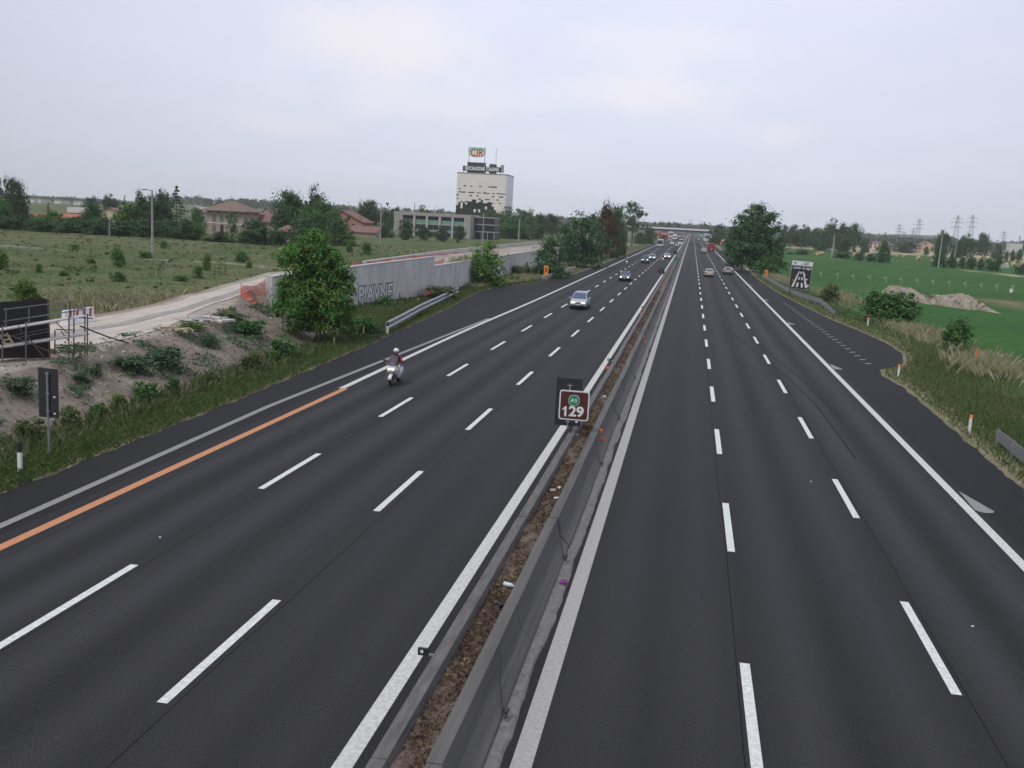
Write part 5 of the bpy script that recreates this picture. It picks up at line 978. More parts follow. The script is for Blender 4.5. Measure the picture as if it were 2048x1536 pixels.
for (za, zb) in ((.701, .858), (.301, .50), (.02, .19)):
    for i in range(8):
        x0 = Wo*(.101+.833*i/8); wnd = fbox('window', M['win'], t, x0+.12, x0+Wo*.833/8-.12, .42, .62, Ho*za+.03, Ho*zb-.03)
fbox('floor_band', M['greyplaster'], t, Wo*.101, Wo*.934, .25, .6, Ho*.501, Ho*.568)
for i in range(6): x = Wo*(.10+.835*i/5); fbox('column', mat('column_grey', (.45, .44, .42), .9), t, x-.4, x+.4, -.2, .4, 0, Ho*.859)
t2 = empty('annex_building', (Bq.x+.4, YO+6, z0), 'dark glazed annex with thin floor slabs joining the office block and the tower', 'building'); w2 = 7.
fbox('wall', M['win'], t2, 0, w2, 0, 10, 0, Ho*.9)
for k in (.3, .6, .9): fbox('floor_slab', M['greyplaster'], t2, -.1, w2+.1, -.3, 10.1, Ho*k, Ho*k+.35)
for k in range(4): fbox('column', M['greyplaster'], t2, w2*k/3-.1, w2*k/3+.1, -.25, -.02, 0, Ho*.3)
# generic gabled / hipped houses (front faces the camera, x along the photo)
def house(name, lb, x0, x1, ytop, yeave, ybase, Y, dep, wallm, roofm, hip=True, wins=((.2, .55), (.5, .55), (.8, .55)), ridge='x', z0=.8, overhang=.5, side_wins=0, chimney=None, shut=None, gable_win=()):
    A = atY(x0, ybase, Y); B_ = atY(x1, ybase, Y); W_ = B_.x-A.x; he = atY((x0+x1)/2, yeave, Y).z-z0; hr = atY((x0+x1)/2, ytop, Y).z-z0; hr = max(hr, he+.4)
    t = empty(name, (A.x, Y, z0), lb, 'building'); o = overhang
    wl = MB().box((W_/2, dep/2, he/2), (W_, dep, he))
    if not hip and ridge == 'y': wl.add([(0, 0, he), (W_, 0, he), (W_/2, 0, hr), (0, dep, he), (W_, dep, he), (W_/2, dep, hr)], [(0, 1, 2), (5, 4, 3)])
    if not hip and ridge == 'x': wl.add([(0, 0, he), (0, dep, he), (0, dep/2, hr), (W_, 0, he), (W_, dep, he), (W_, dep/2, hr)], [(0, 2, 1), (3, 4, 5)])
    wl.build('wall', wallm, t)
    e_ = he-.05
    c = [(-o, -o, e_), (W_+o, -o, e_), (W_+o, dep+o, e_), (-o, dep+o, e_)]
    if hip:
        m_ = min(W_, dep)/2*.9; r = [(m_, dep/2, hr), (W_-m_, dep/2, hr)]; V = c+r+[(x, y, z-.18) for x, y, z in c]
        Fq = [(0, 1, 5, 4), (1, 2, 5), (2, 3, 4, 5), (3, 0, 4), (6, 9, 8, 7), (0, 6, 7, 1), (1, 7, 8, 2), (2, 8, 9, 3), (3, 9, 6, 0)]
    elif ridge == 'y':
        k = (hr-he)/(W_/2)*o; V = [(-o, -o, e_-k), (W_/2, -o, hr), (W_+o, -o, e_-k), (-o, dep+o, e_-k), (W_/2, dep+o, hr), (W_+o, dep+o, e_-k)]; V += [(x, y, z-.2) for x, y, z in V]
        Fq = [(0, 1, 4, 3), (1, 2, 5, 4), (6, 9, 10, 7), (7, 10, 11, 8), (0, 6, 7, 1), (1, 7, 8, 2), (3, 4, 10, 9), (4, 5, 11, 10), (0, 3, 9, 6), (2, 8, 11, 5)]
    else:
        k = (hr-he)/(dep/2)*o; V = [(-o, -o, e_-k), (-o, dep/2, hr), (-o, dep+o, e_-k), (W_+o, -o, e_-k), (W_+o, dep/2, hr), (W_+o, dep+o, e_-k)]; V += [(x, y, z-.2) for x, y, z in V]
        Fq = [(0, 3, 4, 1), (1, 4, 5, 2), (6, 7, 10, 9), (7, 8, 11, 10), (0, 1, 7, 6), (1, 2, 8, 7), (3, 9, 10, 4), (4, 10, 11, 5), (0, 6, 9, 3), (2, 5, 11, 8)]
    rf = MB().add(V, Fq).build('roof', roofm, t)
    if chimney: MB().box((W_*chimney, dep*.3, he+.75), (.55, .55, 1.7)).build('chimney', M['brick'], rf)
    for (u, v) in wins:
        w = MB().box((W_*u, -.02, he*v), (1.0, .08, 1.5)).build('window', shut or M['win'], t); MB().box((W_*u, -.06, he*v-.82), (1.2, .14, .1)).build('sill', M['greyplaster'], w)
    for (u, v) in gable_win: MB().box((W_*u, -.02, he+(hr-he)*v), (1.0, .08, 1.1)).build('window', M['win'], t)
    for k in range(side_wins): MB().box((W_+.02, dep*(k+.5)/side_wins, he*.6), (.08, 1.0, 1.6)).build('window', shut or M['win'], t)
    return t, W_, he, hr
t, W_, he, hr = house('hip_roofed_house', 'old two storey house with a hip roof and pink plaster in the left tree belt', 412, 486, 401, 421, 472, 238, 9.5, M['plaster'], M['rooftile_old'], True, ((.22, .68), (.42, .68), (.63, .68), (.82, .68), (.22, .25), (.82, .25)), side_wins=3, chimney=.08, shut=M['shutter'], overhang=.9)
for u in (.12, .33, .55, .78): MB().box((W_*u, -.02, he*.94), (.7, .08, .3)).build('attic_vent', M['win'], t)
MB().box((W_/2, -.04, he*.47), (W_, .12, .25)).build('string_course', M['paleplaster'], t); MB().box((W_*.43, -.02, he*.22), (.9, .08, 2.2)).build('door', M['dark'], t)
house('outbuilding', 'low tiled outbuilding joined behind the hip roofed house on its right', 505, 548, 424, 441, 472, 246, 8, M['plaster'], M['rooftile'], False, ((.4, .5),), 'x')
house('white_house', 'white walled house with red tiles behind the hip roofed house', 515, 552, 415, 432, 470, 300, 10, M['paleplaster'], M['rooftile'], False, ((.5, .6),), 'y')
house('red_roofed_hut', 'small hut with a red tiled roof and teal doors right of the hip roofed house', 553, 582, 450, 462, 483, 200, 5, M['plaster'], M['rooftile'], True, ((.3, .5),))
t, W_, he, hr = house('brick_house', 'brick gabled house with a tiled roof behind the big left tree', 640, 725, 420, 441, 477, 300, 9.5, M['brick'], M['rooftile'], False, ((.78, .62),), 'y', gable_win=((.66, .25),), chimney=.86, side_wins=2)
house('brick_annex', 'low annex with a pinkish tiled roof below the brick house', 702, 752, 452, 462, 478, 292, 5.5, M['plaster'], M['rooftile'], False, (), 'x')
house('cream_house', 'cream gable house with red edging between dark trees on the left', 203, 238, 415, 421, 460, 262, 9, M['cream'], M['rooftile'], False, ((.75, .55),), 'y')
A = atY(135, 445, 290); t = empty('flat_roofed_house', (A.x, 290, .8), 'white flat roofed box house with a red side behind the left trees', 'building'); w_ = atY(178, 445, 290).x-A.x; h_ = atY(150, 415, 290).z-.8
fbox('wall', M['paleplaster'], t, .2, w_, .2, 9, 0, h_-.4); fbox('roof_slab', M['paleplaster'], t, 0, w_+.2, -.2, 9.2, h_-1.7, h_); fbox('red_side', M['red'], t, -.22, 0.0, 0, 9, 0, h_-.3); fbox('window', M['win'], t, .9, w_*.62, .1, .3, h_*.45, h_*.68)
house('orange_roofed_house', 'low yellow house with an orange roof behind the left bushes', 54, 80, 427, 433, 450, 262, 8, mat('ochre_plaster', (.5, .38, .18), .9), mat('orange_tile', (.36, .13, .08), .9, var=.25, scale=2), False, (), 'y')
house('orange_roofed_house', 'long orange tiled roof left of the white flat roofed house', 108, 146, 427, 440, 455, 262, 8, M['plaster'], mat('orange_tile_2', (.36, .14, .09), .9, var=.25, scale=2), False, (), 'x')
for (x0, x1, yt, Y, lb) in [(52, 68, 404, 800, 'white factory wall far behind the loose crowned left tree'), (108, 122, 409, 820, 'small white far building left of the grey round trees'), (147, 166, 405, 800, 'long grey white far building above the white flat roofed house'), (76, 82, 409, 790, 'tiny pinkish far house among the hazy left trees')]:
    A = atY(x0, yt, Y); Bq = atY(x1, yt, Y); t = empty('distant_building', (A.x, Y, .8), lb, 'building'); fbox('wall', M['paleplaster'], t, 0, Bq.x-A.x, 0, 14, 0, max(3, A.z-.8-.6)); fbox('roof', M['greyplaster'], t, -.4, Bq.x-A.x+.4, -.4, 14.4, max(3, A.z-1.4), max(3.6, A.z-.8))
house('pale_gable_house', 'pale gable house between the tall conifer and the hip roofed house', 378, 404, 413, 421, 462, 290, 9, M['paleplaster'], M['greyplaster'], False, ((.5, .55),), 'y')
# right side buildings
house('field_farmhouse', 'pinkish gabled farmhouse standing beyond the hay bales on the right', 1837, 1872, 482, 491, 504, 840, 12, mat('farm_plaster', (.50, .36, .28), .9), M['rooftile'], False, ((.3, .4), (.7, .4)), 'y', z0=-.4, gable_win=((.35, .4),))
house('pink_building', 'pale pink block of flats beyond the field behind the lone tree', 1737, 1768, 483, 485, 499, 900, 14, mat('pink_plaster', (.60, .44, .40), .9), M['rooftile'], True, ((.15, .75), (.4, .75), (.65, .75), (.9, .75), (.15, .35), (.4, .35), (.65, .35), (.9, .35)), z0=-.4)
for (x0, x1, yt, yb, Y, m, lb) in [(1945, 1982, 504, 509, 700, 'cream', 'long low cream farm building beyond the right bales'), (1968, 1981, 501, 506, 760, 'paleplaster', 'small white farm building above the long cream one'), (2020, 2046, 485, 491, 1300, 'paleplaster', 'white factory with a chimney at the far right'), (1764, 1778, 486, 489, 1000, 'white', 'white shed roof right of the pink block of flats'), (1720, 1736, 475, 478, 2200, 'paleplaster', 'row of white houses at the foot of the far hill'), (1780, 1790, 474, 478, 2300, 'white', 'single white house on the slope of the far hill'), (1603, 1611, 470, 482, 720, 'cream', 'cream house showing through the gap in the field wood'), (1741, 1755, 475, 478, 2250, 'paleplaster', 'second row of white houses under the far hill')]:
    A = atY(x0, yt, Y); Bq = atY(x1, yt, Y); zb = -.5; h_ = max(2.5, A.z-zb); t = empty('distant_building', (A.x, Y, zb), lb, 'building'); fbox('wall', M[m], t, 0, Bq.x-A.x, 0, 12, 0, h_-.5); fbox('roof', M['greyplaster'], t, -.4, Bq.x-A.x+.4, -.4, 12.4, h_-.5, h_)
    if x0 == 2020: MB().tube([(12, 6, h_), (12, 6, h_+9)], .8, 8).build('chimney', M['greyplaster'], t)
    if x0 == 1945:
        for k in range(6): fbox('window', M['win'], t, (k+.3)*2.1, (k+.8)*2.1, -.05, .05, h_*.4, h_*.7)
# concrete blocks by the right field hedge
for i, (px, w_) in enumerate([(1978, 8), (1992, 7), (2004, 6), (2014, 6)]):
    p = at(px, 536, -.4); k = mpp(p); tag(MB().box((p.x, p.y, p.z+.55), (w_*k, 1.2, 1.3), .2).build('concrete_block', M['cap'], bevel=.05), ['largest grey concrete block under the field edge hedge, leftmost', 'grey concrete block second from the left under the hedge', 'small grey concrete block third under the hedge', 'rightmost small concrete block under the field edge hedge'][i], 'block')
# town under the bridge
for (x0, x1, yt, yb, Y, m, rm, lb) in [(1237, 1253, 457, 468, 560, 'cream', 'rooftile', 'cream building with a red roof edge behind the airy tall tree'), (1276, 1288, 461, 471, 640, 'brick', 'rooftile', 'pinkish house left of the bridge foot tree'), (1304, 1322, 461, 472, 800, 'brick', 'rooftile', 'long pink house under the left part of the bridge'), (1322, 1336, 466, 473, 780, 'red', 'red', 'red roofed house under the bridge'), (1336, 1346, 462, 470, 900, 'paleplaster', 'greyplaster', 'pale house under the middle of the bridge'), (1349, 1362, 462, 468, 1000, 'plaster', 'rooftile', 'small pink house under the bridge beside the white lorry'), (1408, 1419, 465, 474, 760, 'paleplaster', 'greyplaster', 'pale building under the right end of the bridge'), (1066, 1074, 443, 452, 800, 'cream', 'rooftile', 'tiny cream far house right of the tower trees')]:
    A = atY(x0, yb, Y); Bq = atY(x1, yb, Y); zt = atY(x0, yt, Y).z; zb = -.3; W_ = Bq.x-A.x; h_ = max(4, zt-zb); t = empty('town_house', (A.x, Y, zb), lb, 'building')
    fbox('wall', M[m], t, 0, W_, 0, 10, 0, h_*.75); MB().add([(-.4, -.4, h_*.74), (W_+.4, -.4, h_*.74), (W_+.4, 10.4, h_*.74), (-.4, 10.4, h_*.74), (.5, 5, h_), (W_-.5, 5, h_)], [(0, 1, 5, 4), (1, 2, 5), (2, 3, 4, 5), (3, 0, 4), (3, 2, 1, 0)]).build('roof', M[rm], t)
    for k in range(3): fbox('window', M['win'], t, W_*(.15+.3*k), W_*(.15+.3*k)+1.2, -.05, .05, h_*.35, h_*.6)
# bridge
YB = 720.; zu = 5.75; a = atY(1225, 461, YB); c_ = atY(1424, 466, YB); t = empty('road_bridge', (0, YB, 0), 'blue girder road bridge crossing the motorway far away', 'bridge')
xa, xb = -46., 18.
fbox('girder', M['bluesteel'], t, xa, xb, 0, 9, zu-.1, zu+1.5); fbox('parapet', mat('bridge_parapet', (.72, .72, .70), .7), t, xa-2, xb+2, -.6, -.2, zu+1.4, zu+2.5); fbox('deck', M['cap'], t, xa-2, xb+2, -.2, 9.4, zu+1.5, zu+1.9)
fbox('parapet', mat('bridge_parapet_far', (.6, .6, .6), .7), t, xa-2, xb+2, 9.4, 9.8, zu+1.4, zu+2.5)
for x in (xa+1, xb-1): fbox('abutment', M['cap'], t, x-1.5, x+1.5, -.1, 9.1, -1, zu-.12)
rmp = MB(); 
for s_, x in ((-1, xa-2), (1, xb+2)): rmp.add([(x, -6, -.5), (x, 16, -.5), (x, 9, zu+1.4), (x, 0, zu+1.4), (x+s_*90, -4, -.5), (x+s_*90, 14, -.5), (x+s_*90, 9, .5), (x+s_*90, 0, .5)], [(0, 1, 2, 3)[::s_], (7, 6, 5, 4)[::s_], (3, 2, 6, 7)[::s_], (0, 3, 7, 4)[::s_], (1, 5, 6, 2)[::s_]])
o = rmp.build('embankment', mat('embankment_grass', (.07, .10, .05), .95, var=.3, scale=.3)); o.location = (0, YB, 0); tag(o, kind='structure')
# ------------------------------------------------------------------ poles, pylons
def upole(px, top, base, z0_, lb, lamp=0, arms=1, w=.17, m='pole', Y=None, lean=0.):
    p = on(px, base, z0_) if Y is None else atY(px, base, Y)
    if Y is not None: p.z = Hs(p.x, p.y)
    h_ = atY(px, top, p.y).z-p.z; t = empty('utility_pole', p, lb, 'pole', group='utility and lamp poles'); t.rotation_euler = (0, lean, 0)
    MB().tube([(0, 0, -.3), (0, 0, h_)], [w, w*.6], 8).build('pole', M[m], t)
    if lamp: MB().tube([(0, 0, h_-.1), (lamp*.9, 0, h_+.02)], .05, 5).build('lamp_arm', M['lattice'], t); MB().box((lamp*1.1, 0, h_+.0), (.7, .22, .14)).build('lamp_head', M['lattice'], t)
    for k in range(arms): MB().box((.45, 0, h_-.8-.7*k), (1.3, .1, .1)).build('cross_arm', M['lattice'], t)
    return t
upole(305, 380, 516, .8, 'tall grey lamp pole standing in the weedy field on the left', -1, 1, .19); upole(760, 407, 490, .8, 'grey lamp pole right of the brick house', -1, 2, .2); upole(965, 426, 489, .8, 'grey lamp pole before the tower', -1, 1, .2)
upole(1037, 436, 483, 1., 'plain concrete pole before the trees right of the tower', 0, 1, .26); upole(219, 444, 476, .8, 'thin pale short pole before the cream gable house', 0, 0, .14, Y=190)
upole(1663, 468, 516, -.4, 'pale leaning pole at the edge of the right crop field', 0, 1, .34, lean=.04); upole(1876, 470, 536, -.4, 'tall slim pole in the crop beside the dark field tree', 0, 0, .26, lean=.02); upole(1907, 476, 530, -.4, 'second slim pole right of the tall field pole', 0, 1, .22, lean=.02); upole(1893, 484, 528, -.4, 'thin far pole between the two slim field poles', 0, 0, .14)
p = atY(741, 392, 340); 
for (px, top, Y, lb) in [(697, 402, 320, 'thin roof aerial above the brick house'), (720, 392, 330, 'taller thin aerial behind the brick house'), (461, 392, 243, 'slanting thin aerial on the hip roofed house')]:
    p = atY(px, top, Y); zb = {697: 7., 720: 6., 461: 9.2}[px]; t = empty('roof_aerial', (p.x, Y, zb), lb, 'antenna'); MB().tube([(0, 0, -.5), (.0 if px != 461 else .3, 0, max(1., p.z-zb))], .035, 5).build('mast', M['lattice'], t); MB().box((0, 0, max(1., p.z-zb)*.9), (.9, .05, .05)).build('aerial', M['lattice'], t)
p = atY(775, 410, 252); t = empty('bird', p, 'dark bird hovering in the air right of the second lamp pole', 'bird'); 
MB().tube([(-.1, 0, -.55), (0, 0, 0), (.05, 0, .35), (.05, 0, .5)], [.04, .16, .11, .05], 8).build('body', M['dark'], t, True)
for s1 in (-1, 1): MB().add([(0, 0, .3), (s1*.35, 0, .75), (s1*.5, 0, .35), (0, 0, -.05)], [(0, 1, 2, 3)]).build('wing', M['dark'], t)
def pylon(px, top, base, Y, lb, w=6.):
    p = atY(px, base, Y); zb = -.5; h_ = atY(px, top, Y).z-zb; t = empty('pylon', (p.x, Y, zb), lb, 'pylon', group='lattice electricity pylons'); b = MB(); bw = .22
    def wd_(z): return w*.5*(1-z/h_)**.9+.55
    zs = [h_*(1-(1-i/11)**1.25) for i in range(12)]
    for i in range(11):
        z0_, z1_ = zs[i], zs[i+1]; a, c_ = wd_(z0_), wd_(z1_)
        for sx, sy in ((-1, -1), (1, -1), (1, 1), (-1, 1)): b.bar((sx*a, sy*a, z0_), (sx*c_, sy*c_, z1_), bw)
        for sy in (-1, 1):
            b.bar((-a, sy*a, z0_), (c_, sy*c_, z1_), bw*.6); b.bar((a, sy*a, z0_), (-c_, sy*c_, z1_), bw*.6)
    b.build('lattice_mast', M['lattice'], t)
    for (zf, l_) in ((.66, 5.2), (.79, 6.2), (.91, 4.6)):
        c = MB(); z = h_*zf
        for s1 in (-1, 1): c.bar((0, 0, z+.9), (s1*l_, 0, z), .26); c.bar((0, 0, z), (s1*l_, 0, z), .26); c.bar((s1*l_, 0, z), (s1*l_, 0, z-1.6), .2)
        c.build('cross_arm', M['lattice'], t)
pylon(1796, 448, 480, 1500, 'leftmost lattice pylon above the far hill'); pylon(1834, 437, 484, 1300, 'tall pale pylon left of the field farmhouse'); pylon(1824, 456, 484, 1700, 'small dark pylon just left of the tall pale pylon', 5); pylon(1908, 430, 500, 1100, 'wide pylon left of the tallest one on the right'); pylon(1938, 429, 496, 1150, 'tallest pylon standing over the rounded tree on the right'); pylon(2005, 462, 492, 1700, 'small pylon near the right photo edge'); pylon(1806, 463, 484, 2000, 'faint tiny pylon between the two left pylons', 5); pylon(1380, 438, 460, 2400, 'very faint pylon above the distant bridge')
# fence with white insulators in the crop
P0, P1 = at(1641, 566, -.4), at(2026, 589, -.4); proto_f = None
names = ['leftmost', 'second', 'third', 'fourth', 'fifth', 'sixth', 'seventh', 'eighth', 'ninth', 'tenth', 'eleventh', 'twelfth', 'rightmost']
pxs = [1643, 1676, 1707, 1740, 1772, 1803, 1835, 1867, 1899, 1931, 1963, 1994, 2026]
for i, px in enumerate(pxs):
    u = (px-1643)/(2026-1643); p = at(px, 556+u*27, -.4); p.z = Hs(p.x, p.y)
    if proto_f is None:
        t = empty('fence_post', p, '', 'fence post', group='fence posts across the crop'); MB().box((0, 0, .65), (.11, .11, 1.5)).build('post', M['pole'], t); MB().box((-.36, -.1, .95), (.22, .06, .16)).build('tag', M['white'], t); proto_f = t
    else: t = dup_tree(proto_f); t.location = p
    t['label'] = '%s fence post with a white tag in the crop, counted from the lane sign' % names[i] if i not in (0, 12) else '%s fence post with a white tag across the green crop' % names[i]
p = at(2021, 590, -.4); tag(MB().box((p.x, p.y, .4), (.5, .12, .7)).build('white_board', M['white']), 'small square white board between the last two fence posts', 'sign')
# hay bales
B_ = MB(); n = 18; B_.loft([[(-.62+1.24*i, math.cos(2*PI*k/n)*.78, .76+math.sin(2*PI*k/n)*.78) for k in range(n)] for i in (0, 1)]); bm_ = bpy.data.meshes.new('bale'); bm_.from_pydata(B_.v, [], B_.f); bm_.materials.append(M['straw']); bm_.update()
bales = [(1561, 497, 'left'), (1586, 498.5, 'left'), (1592, 499.5, 'left'), (1576, 493, 'pale'), (1588, 493, 'pale'), (1596, 494, 'pale'), (1622, 496.5, 'pale'), (1623, 501, 'mid'), (1657, 500, 'pale'), (1635, 511, 'near'), (1642, 510, 'near'), (1709, 511, 'near'), (1716, 509, 'near'), (1734, 512, 'near'), (1741, 509, 'near'), (1733, 503, 'mid'), (1745, 503, 'mid'), (1756, 502, 'mid'), (1777, 503, 'mid'), (1787, 512, 'near'), (1793, 513, 'near'), (1808, 514, 'near'), (1836, 519, 'near'), (1797, 501, 'far'), (1806, 502, 'far'), (1815, 503, 'far'), (1830, 504, 'far'), (1843, 508, 'mid'), (1846, 511, 'mid'), (1852, 507, 'far'), (1905, 510, 'mid'), (1917, 510, 'mid'), (1930, 508, 'far'), (1936, 509, 'far'), (1943, 510, 'far'), (1955, 510, 'far'), (1865, 525, 'near'), (1917, 523, 'near'), (1930, 526, 'near'), (1944, 520, 'mid'), (1956, 522, 'mid'), (1974, 512, 'far'), (1990, 513, 'far'), (2006, 514, 'far'), (2014, 514, 'far'), (2009, 521, 'mid'), (2027, 521, 'mid'), (2043, 521, 'mid'), (2012, 533, 'near'), (2025, 529, 'near'), (2026, 532, 'near'), (2037, 534, 'near'), (2024, 516, 'far'), (2037, 517, 'far'), (2046, 529, 'near')]
lab = {1635: 'hay bale left of the pair in front of the field wood', 1642: 'hay bale right of the pair in front of the field wood', 1836: 'single hay bale below the field farmhouse', 1808: 'hay bale midway between the lone crop edge tree and the farmhouse bale', 1596: 'large pale hay bale under the field wood gap', 1865: 'hay bale at the left side of the tall field pole tree'}
M['strawpale'] = M['strawpale']
for i, (px, py, g) in enumerate(bales):
    p = at(px, py, -.4); p.z = Hs(p.x, p.y); o = link('hay_bale', bm_); o.location = p; s_ = {'near': 1.05, 'mid': 1., 'far': .95, 'left': 1.1, 'pale': 1.05}[g]; o.scale = (s_,)*3; o.rotation_euler = (0, 0, RNG.uniform(.2, 1.4))
    if g in ('pale', 'far'): o.material_slots[0].link = 'OBJECT'; o.material_slots[0].material = M['strawpale']
    grp = {'near': 'round hay bales in the green strip beyond the field edge', 'mid': 'round hay bales midway to the stubble', 'far': 'far pale hay bales along the stubble', 'left': 'straw bales lined up before the field wood', 'pale': 'pale bales at the foot of the field wood'}[g]
    tag(o, lab.get(px, {'near': 'round straw coloured hay bale lying in the green strip beyond the crop edge', 'mid': 'round straw bale midway between the crop edge and the stubble', 'far': 'small far pale hay bale on the stubble field', 'left': 'straw bale on the pale strip before the field wood', 'pale': 'whitish bale at the foot of the field wood'}[g]), 'hay bale', grp)
# ------------------------------------------------------------------ vehicles (local +Y is forward)
def paint(name, col, metal=.3, rough=.32):
    m = mat(name, col, rough, metal); m.node_tree.nodes['Principled BSDF'].inputs['Coat Weight'].default_value = .5; m.node_tree.nodes['Principled BSDF'].inputs['Coat Roughness'].default_value = .1; return m
def wheel(t, x, y, r, wd=.2):
    s = 1 if x > 0 else -1; w = MB().disc((x-s*wd/2, y, r), r, (1, 0, 0), wd, 18).build('wheel', M['tyre'], t); MB().disc((x+s*.006, y, r), r*.62, (1, 0, 0), .03, 14).build('rim', M['rim'], w)
def lin(a, b, k): return [p+(q-p)*k for p, q in zip(a, b)]
def car(lb, loc, rz, pm, L_=4.3, W_=1.74, H_=1.45, style='sedan', lit=False, name='car', cat='car', group=None, full=True, roofm=None, glass=None):
    t = empty(name, loc, lb, cat, rz, group); w = W_/2; y0, y1 = -L_/2, L_/2; G = glass or M['glass']
    P = {'sedan': ([(0, .50, .80, .86), (.04, .30, .96, .95), (.22, .24, .97, 1), (.50, .22, .92, 1), (.70, .22, .90, 1), (.90, .24, .78, .96), (.97, .30, .70, .90), (1, .42, .60, .80)], (.06, .20, .46, .72)),
         'hatch': ([(0, .45, .92, .90), (.03, .30, .98, .96), (.25, .24, .96, 1), (.50, .22, .93, 1), (.72, .22, .92, 1), (.91, .24, .80, .95), (.97, .30, .70, .90), (1, .42, .60, .80)], (.015, .10, .50, .74)),
         'mpv': ([(0, .42, .95, .90), (.03, .28, 1.02, .96), (.30, .22, 1.02, 1), (.60, .22, 1.02, 1), (.76, .22, 1.04, 1), (.92, .24, .90, .95), (.975, .28, .78, .90), (1, .40, .62, .82)], (.02, .08, .56, .80)),
         'suv': ([(0, .50, 1.0, .95), (.03, .38, 1.08, .98), (.30, .34, 1.08, 1), (.60, .34, 1.07, 1), (.72, .34, 1.06, 1), (.93, .36, .98, .97), (.98, .40, .90, .93), (1, .48, .80, .88)], (.02, .05, .52, .70)),
         'van': ([(0, .40, 1.1, .97), (.02, .30, 1.15, 1), (.30, .26, 1.15, 1), (.60, .26, 1.15, 1), (.80, .26, 1.12, 1), (.93, .28, 1.0, .96), (.98, .32, .88, .92), (1, .42, .7, .86)], (.01, .03, .68, .86))}[style]
    rings = []
    for (k, zl, zt, kw) in P[0]:
        y = y0+L_*k; a = w*kw; rings.append([(-a*.90, y, zl), (-a, y, zl+.14), (-a, y, zl+.6*(zt-zl)), (-a*.96, y, zt-.06), (-a*.82, y, zt), (a*.82, y, zt), (a*.96, y, zt-.06), (a, y, zl+.6*(zt-zl)), (a, y, zl+.14), (a*.90, y, zl)])
    b = MB(); b.loft(rings)
    zb = np.interp([P[1][0], P[1][3]], [q[0] for q in P[0]], [q[2] for q in P[0]])-.03; yb0, yt0, yt1, yb1 = [y0+L_*k for k in P[1]]
    wb, wt = w*.90, w*.70; zr = H_
    R0 = [(-wb, yb0, zb[0]), (wb, yb0, zb[0])]; c = {}
    bot = [(-wb, yb0, zb[0]), (wb, yb0, zb[0]), (wb, yb1, zb[1]), (-wb, yb1, zb[1])]; top = [(-wt, yt0, zr-.05), (wt, yt0, zr-.05), (wt, yt1, zr-.05), (-wt, yt1, zr-.05)]
    crn = [(-wt*.8, yt0+.12, zr), (wt*.8, yt0+.12, zr), (wt*.8, yt1-.12, zr), (-wt*.8, yt1-.12, zr)]
    b.add(bot+top+crn, [(0, 1, 5, 4), (1, 2, 6, 5), (2, 3, 7, 6), (3, 0, 4, 7), (4, 5, 9, 8), (5, 6, 10, 9), (6, 7, 11, 10), (7, 4, 8, 11), (8, 9, 10, 11)])
    b.build('body', pm, t)
    def pane(name, q, inset, off=.012):
        q = [Vector(p) for p in q]; ce = sum(q, Vector())/4; n = (q[1]-q[0]).cross(q[3]-q[0]).normalized(); q = [ce+(p-ce)*inset+n*off for p in q]; return MB().quad(*q, t=.008).build(name, G, t)
    pane('rear_window', (bot[0], bot[1], top[1], top[0]), .84); pane('windshield', (bot[2], bot[3], top[3], top[2]), .90)
    def sp_(s, k0, k1):
        A_ = lin(bot[1], bot[2], k0); B_ = lin(bot[1], bot[2], k1); C_ = lin(top[1], top[2], k1); D_ = lin(top[1], top[2], k0); q = [A_, B_, C_, D_]
        if s < 0: q = [(-p[0], p[1], p[2]) for p in q][::-1]
        return q
    for s in (-1, 1):
        pane('side_window', sp_(s, .04, .33), .82); pane('side_window', sp_(s, .34, .64), .84); pane('side_window', sp_(s, .65, .96), .80)
        MB().box((s*(w+.09), yb1-.25, zb[1]+.10), (.20, .12, .13)).build('mirror', pm, t, bevel=.02)
        for yk in (.19, .80): wheel(t, s*(w-.02+.02), y0+L_*yk, .31 if style not in ('suv', 'van') else .36)
    zf = P[0][-2][2]; lampm = M['lamp_on'] if lit else M['lamp_off']
    for s in (-1, 1):
        MB().box((s*w*.62, y1-.03, zf-.08), (w*.32, .12, .12)).build('headlight', lampm, t, bevel=.03)
        MB().box((s*w*.72, y0+.02, P[0][1][2]-.18), (w*.30, .10, .20)).build('taillight', M['taillamp'], t, bevel=.02)
    MB().box((0, y1+.0, zf-.09), (w*.62, .06, .11)).build('grille', M['trim'], t); MB().box((0, y1-.03, P[0][-1][1]-.02), (w*1.5, .12, .13)).build('air_intake', M['trim'], t)
    MB().box((0, y1+.035, P[0][-1][1]+.11), (.50, .03, .11)).build('number_plate', M['plate'], t); MB().box((0, y0-.02, .66), (.50, .03, .11)).build('number_plate', M['plate'], t)
    MB().box((0, y0+.03, .42), (W_*.9, .14, .14)).build('rear_bumper', pm if style in ('sedan', 'mpv') else M['trim'], t, bevel=.03)
    MB().box((0, 0, .26), (W_*.86, L_*.86, .14)).build('underbody', M['dark'], t)
    return t
def road_at(px, py): p = at(px, py, .006); return Vector((p.x, p.y, .006))
silver = paint('silver_paint', (.48, .50, .53), .6); darkblue = paint('dark_blue_paint', (.012, .018, .032)); greenp = paint('green_paint', (.01, .10, .06)); beige = paint('beige_paint', (.50, .48, .42), .4); white_ = paint('white_car_paint', (.68, .68, .68), .1); blackp = paint('black_paint_car', (.012, .012, .014)); bluep = paint('blue_paint', (.02, .06, .20)); redp = paint('red_paint_car', (.30, .02, .02)); greyp = paint('grey_paint', (.22, .23, .25), .5)
def oncoming(px, py, lb, pm, L_=4.3, **k):       # py is where the front tyres touch the road
    p = road_at(px, py); return car(lb, (p.x, p.y+L_*.30, .006), PI, pm, L_, lit=True, **k)
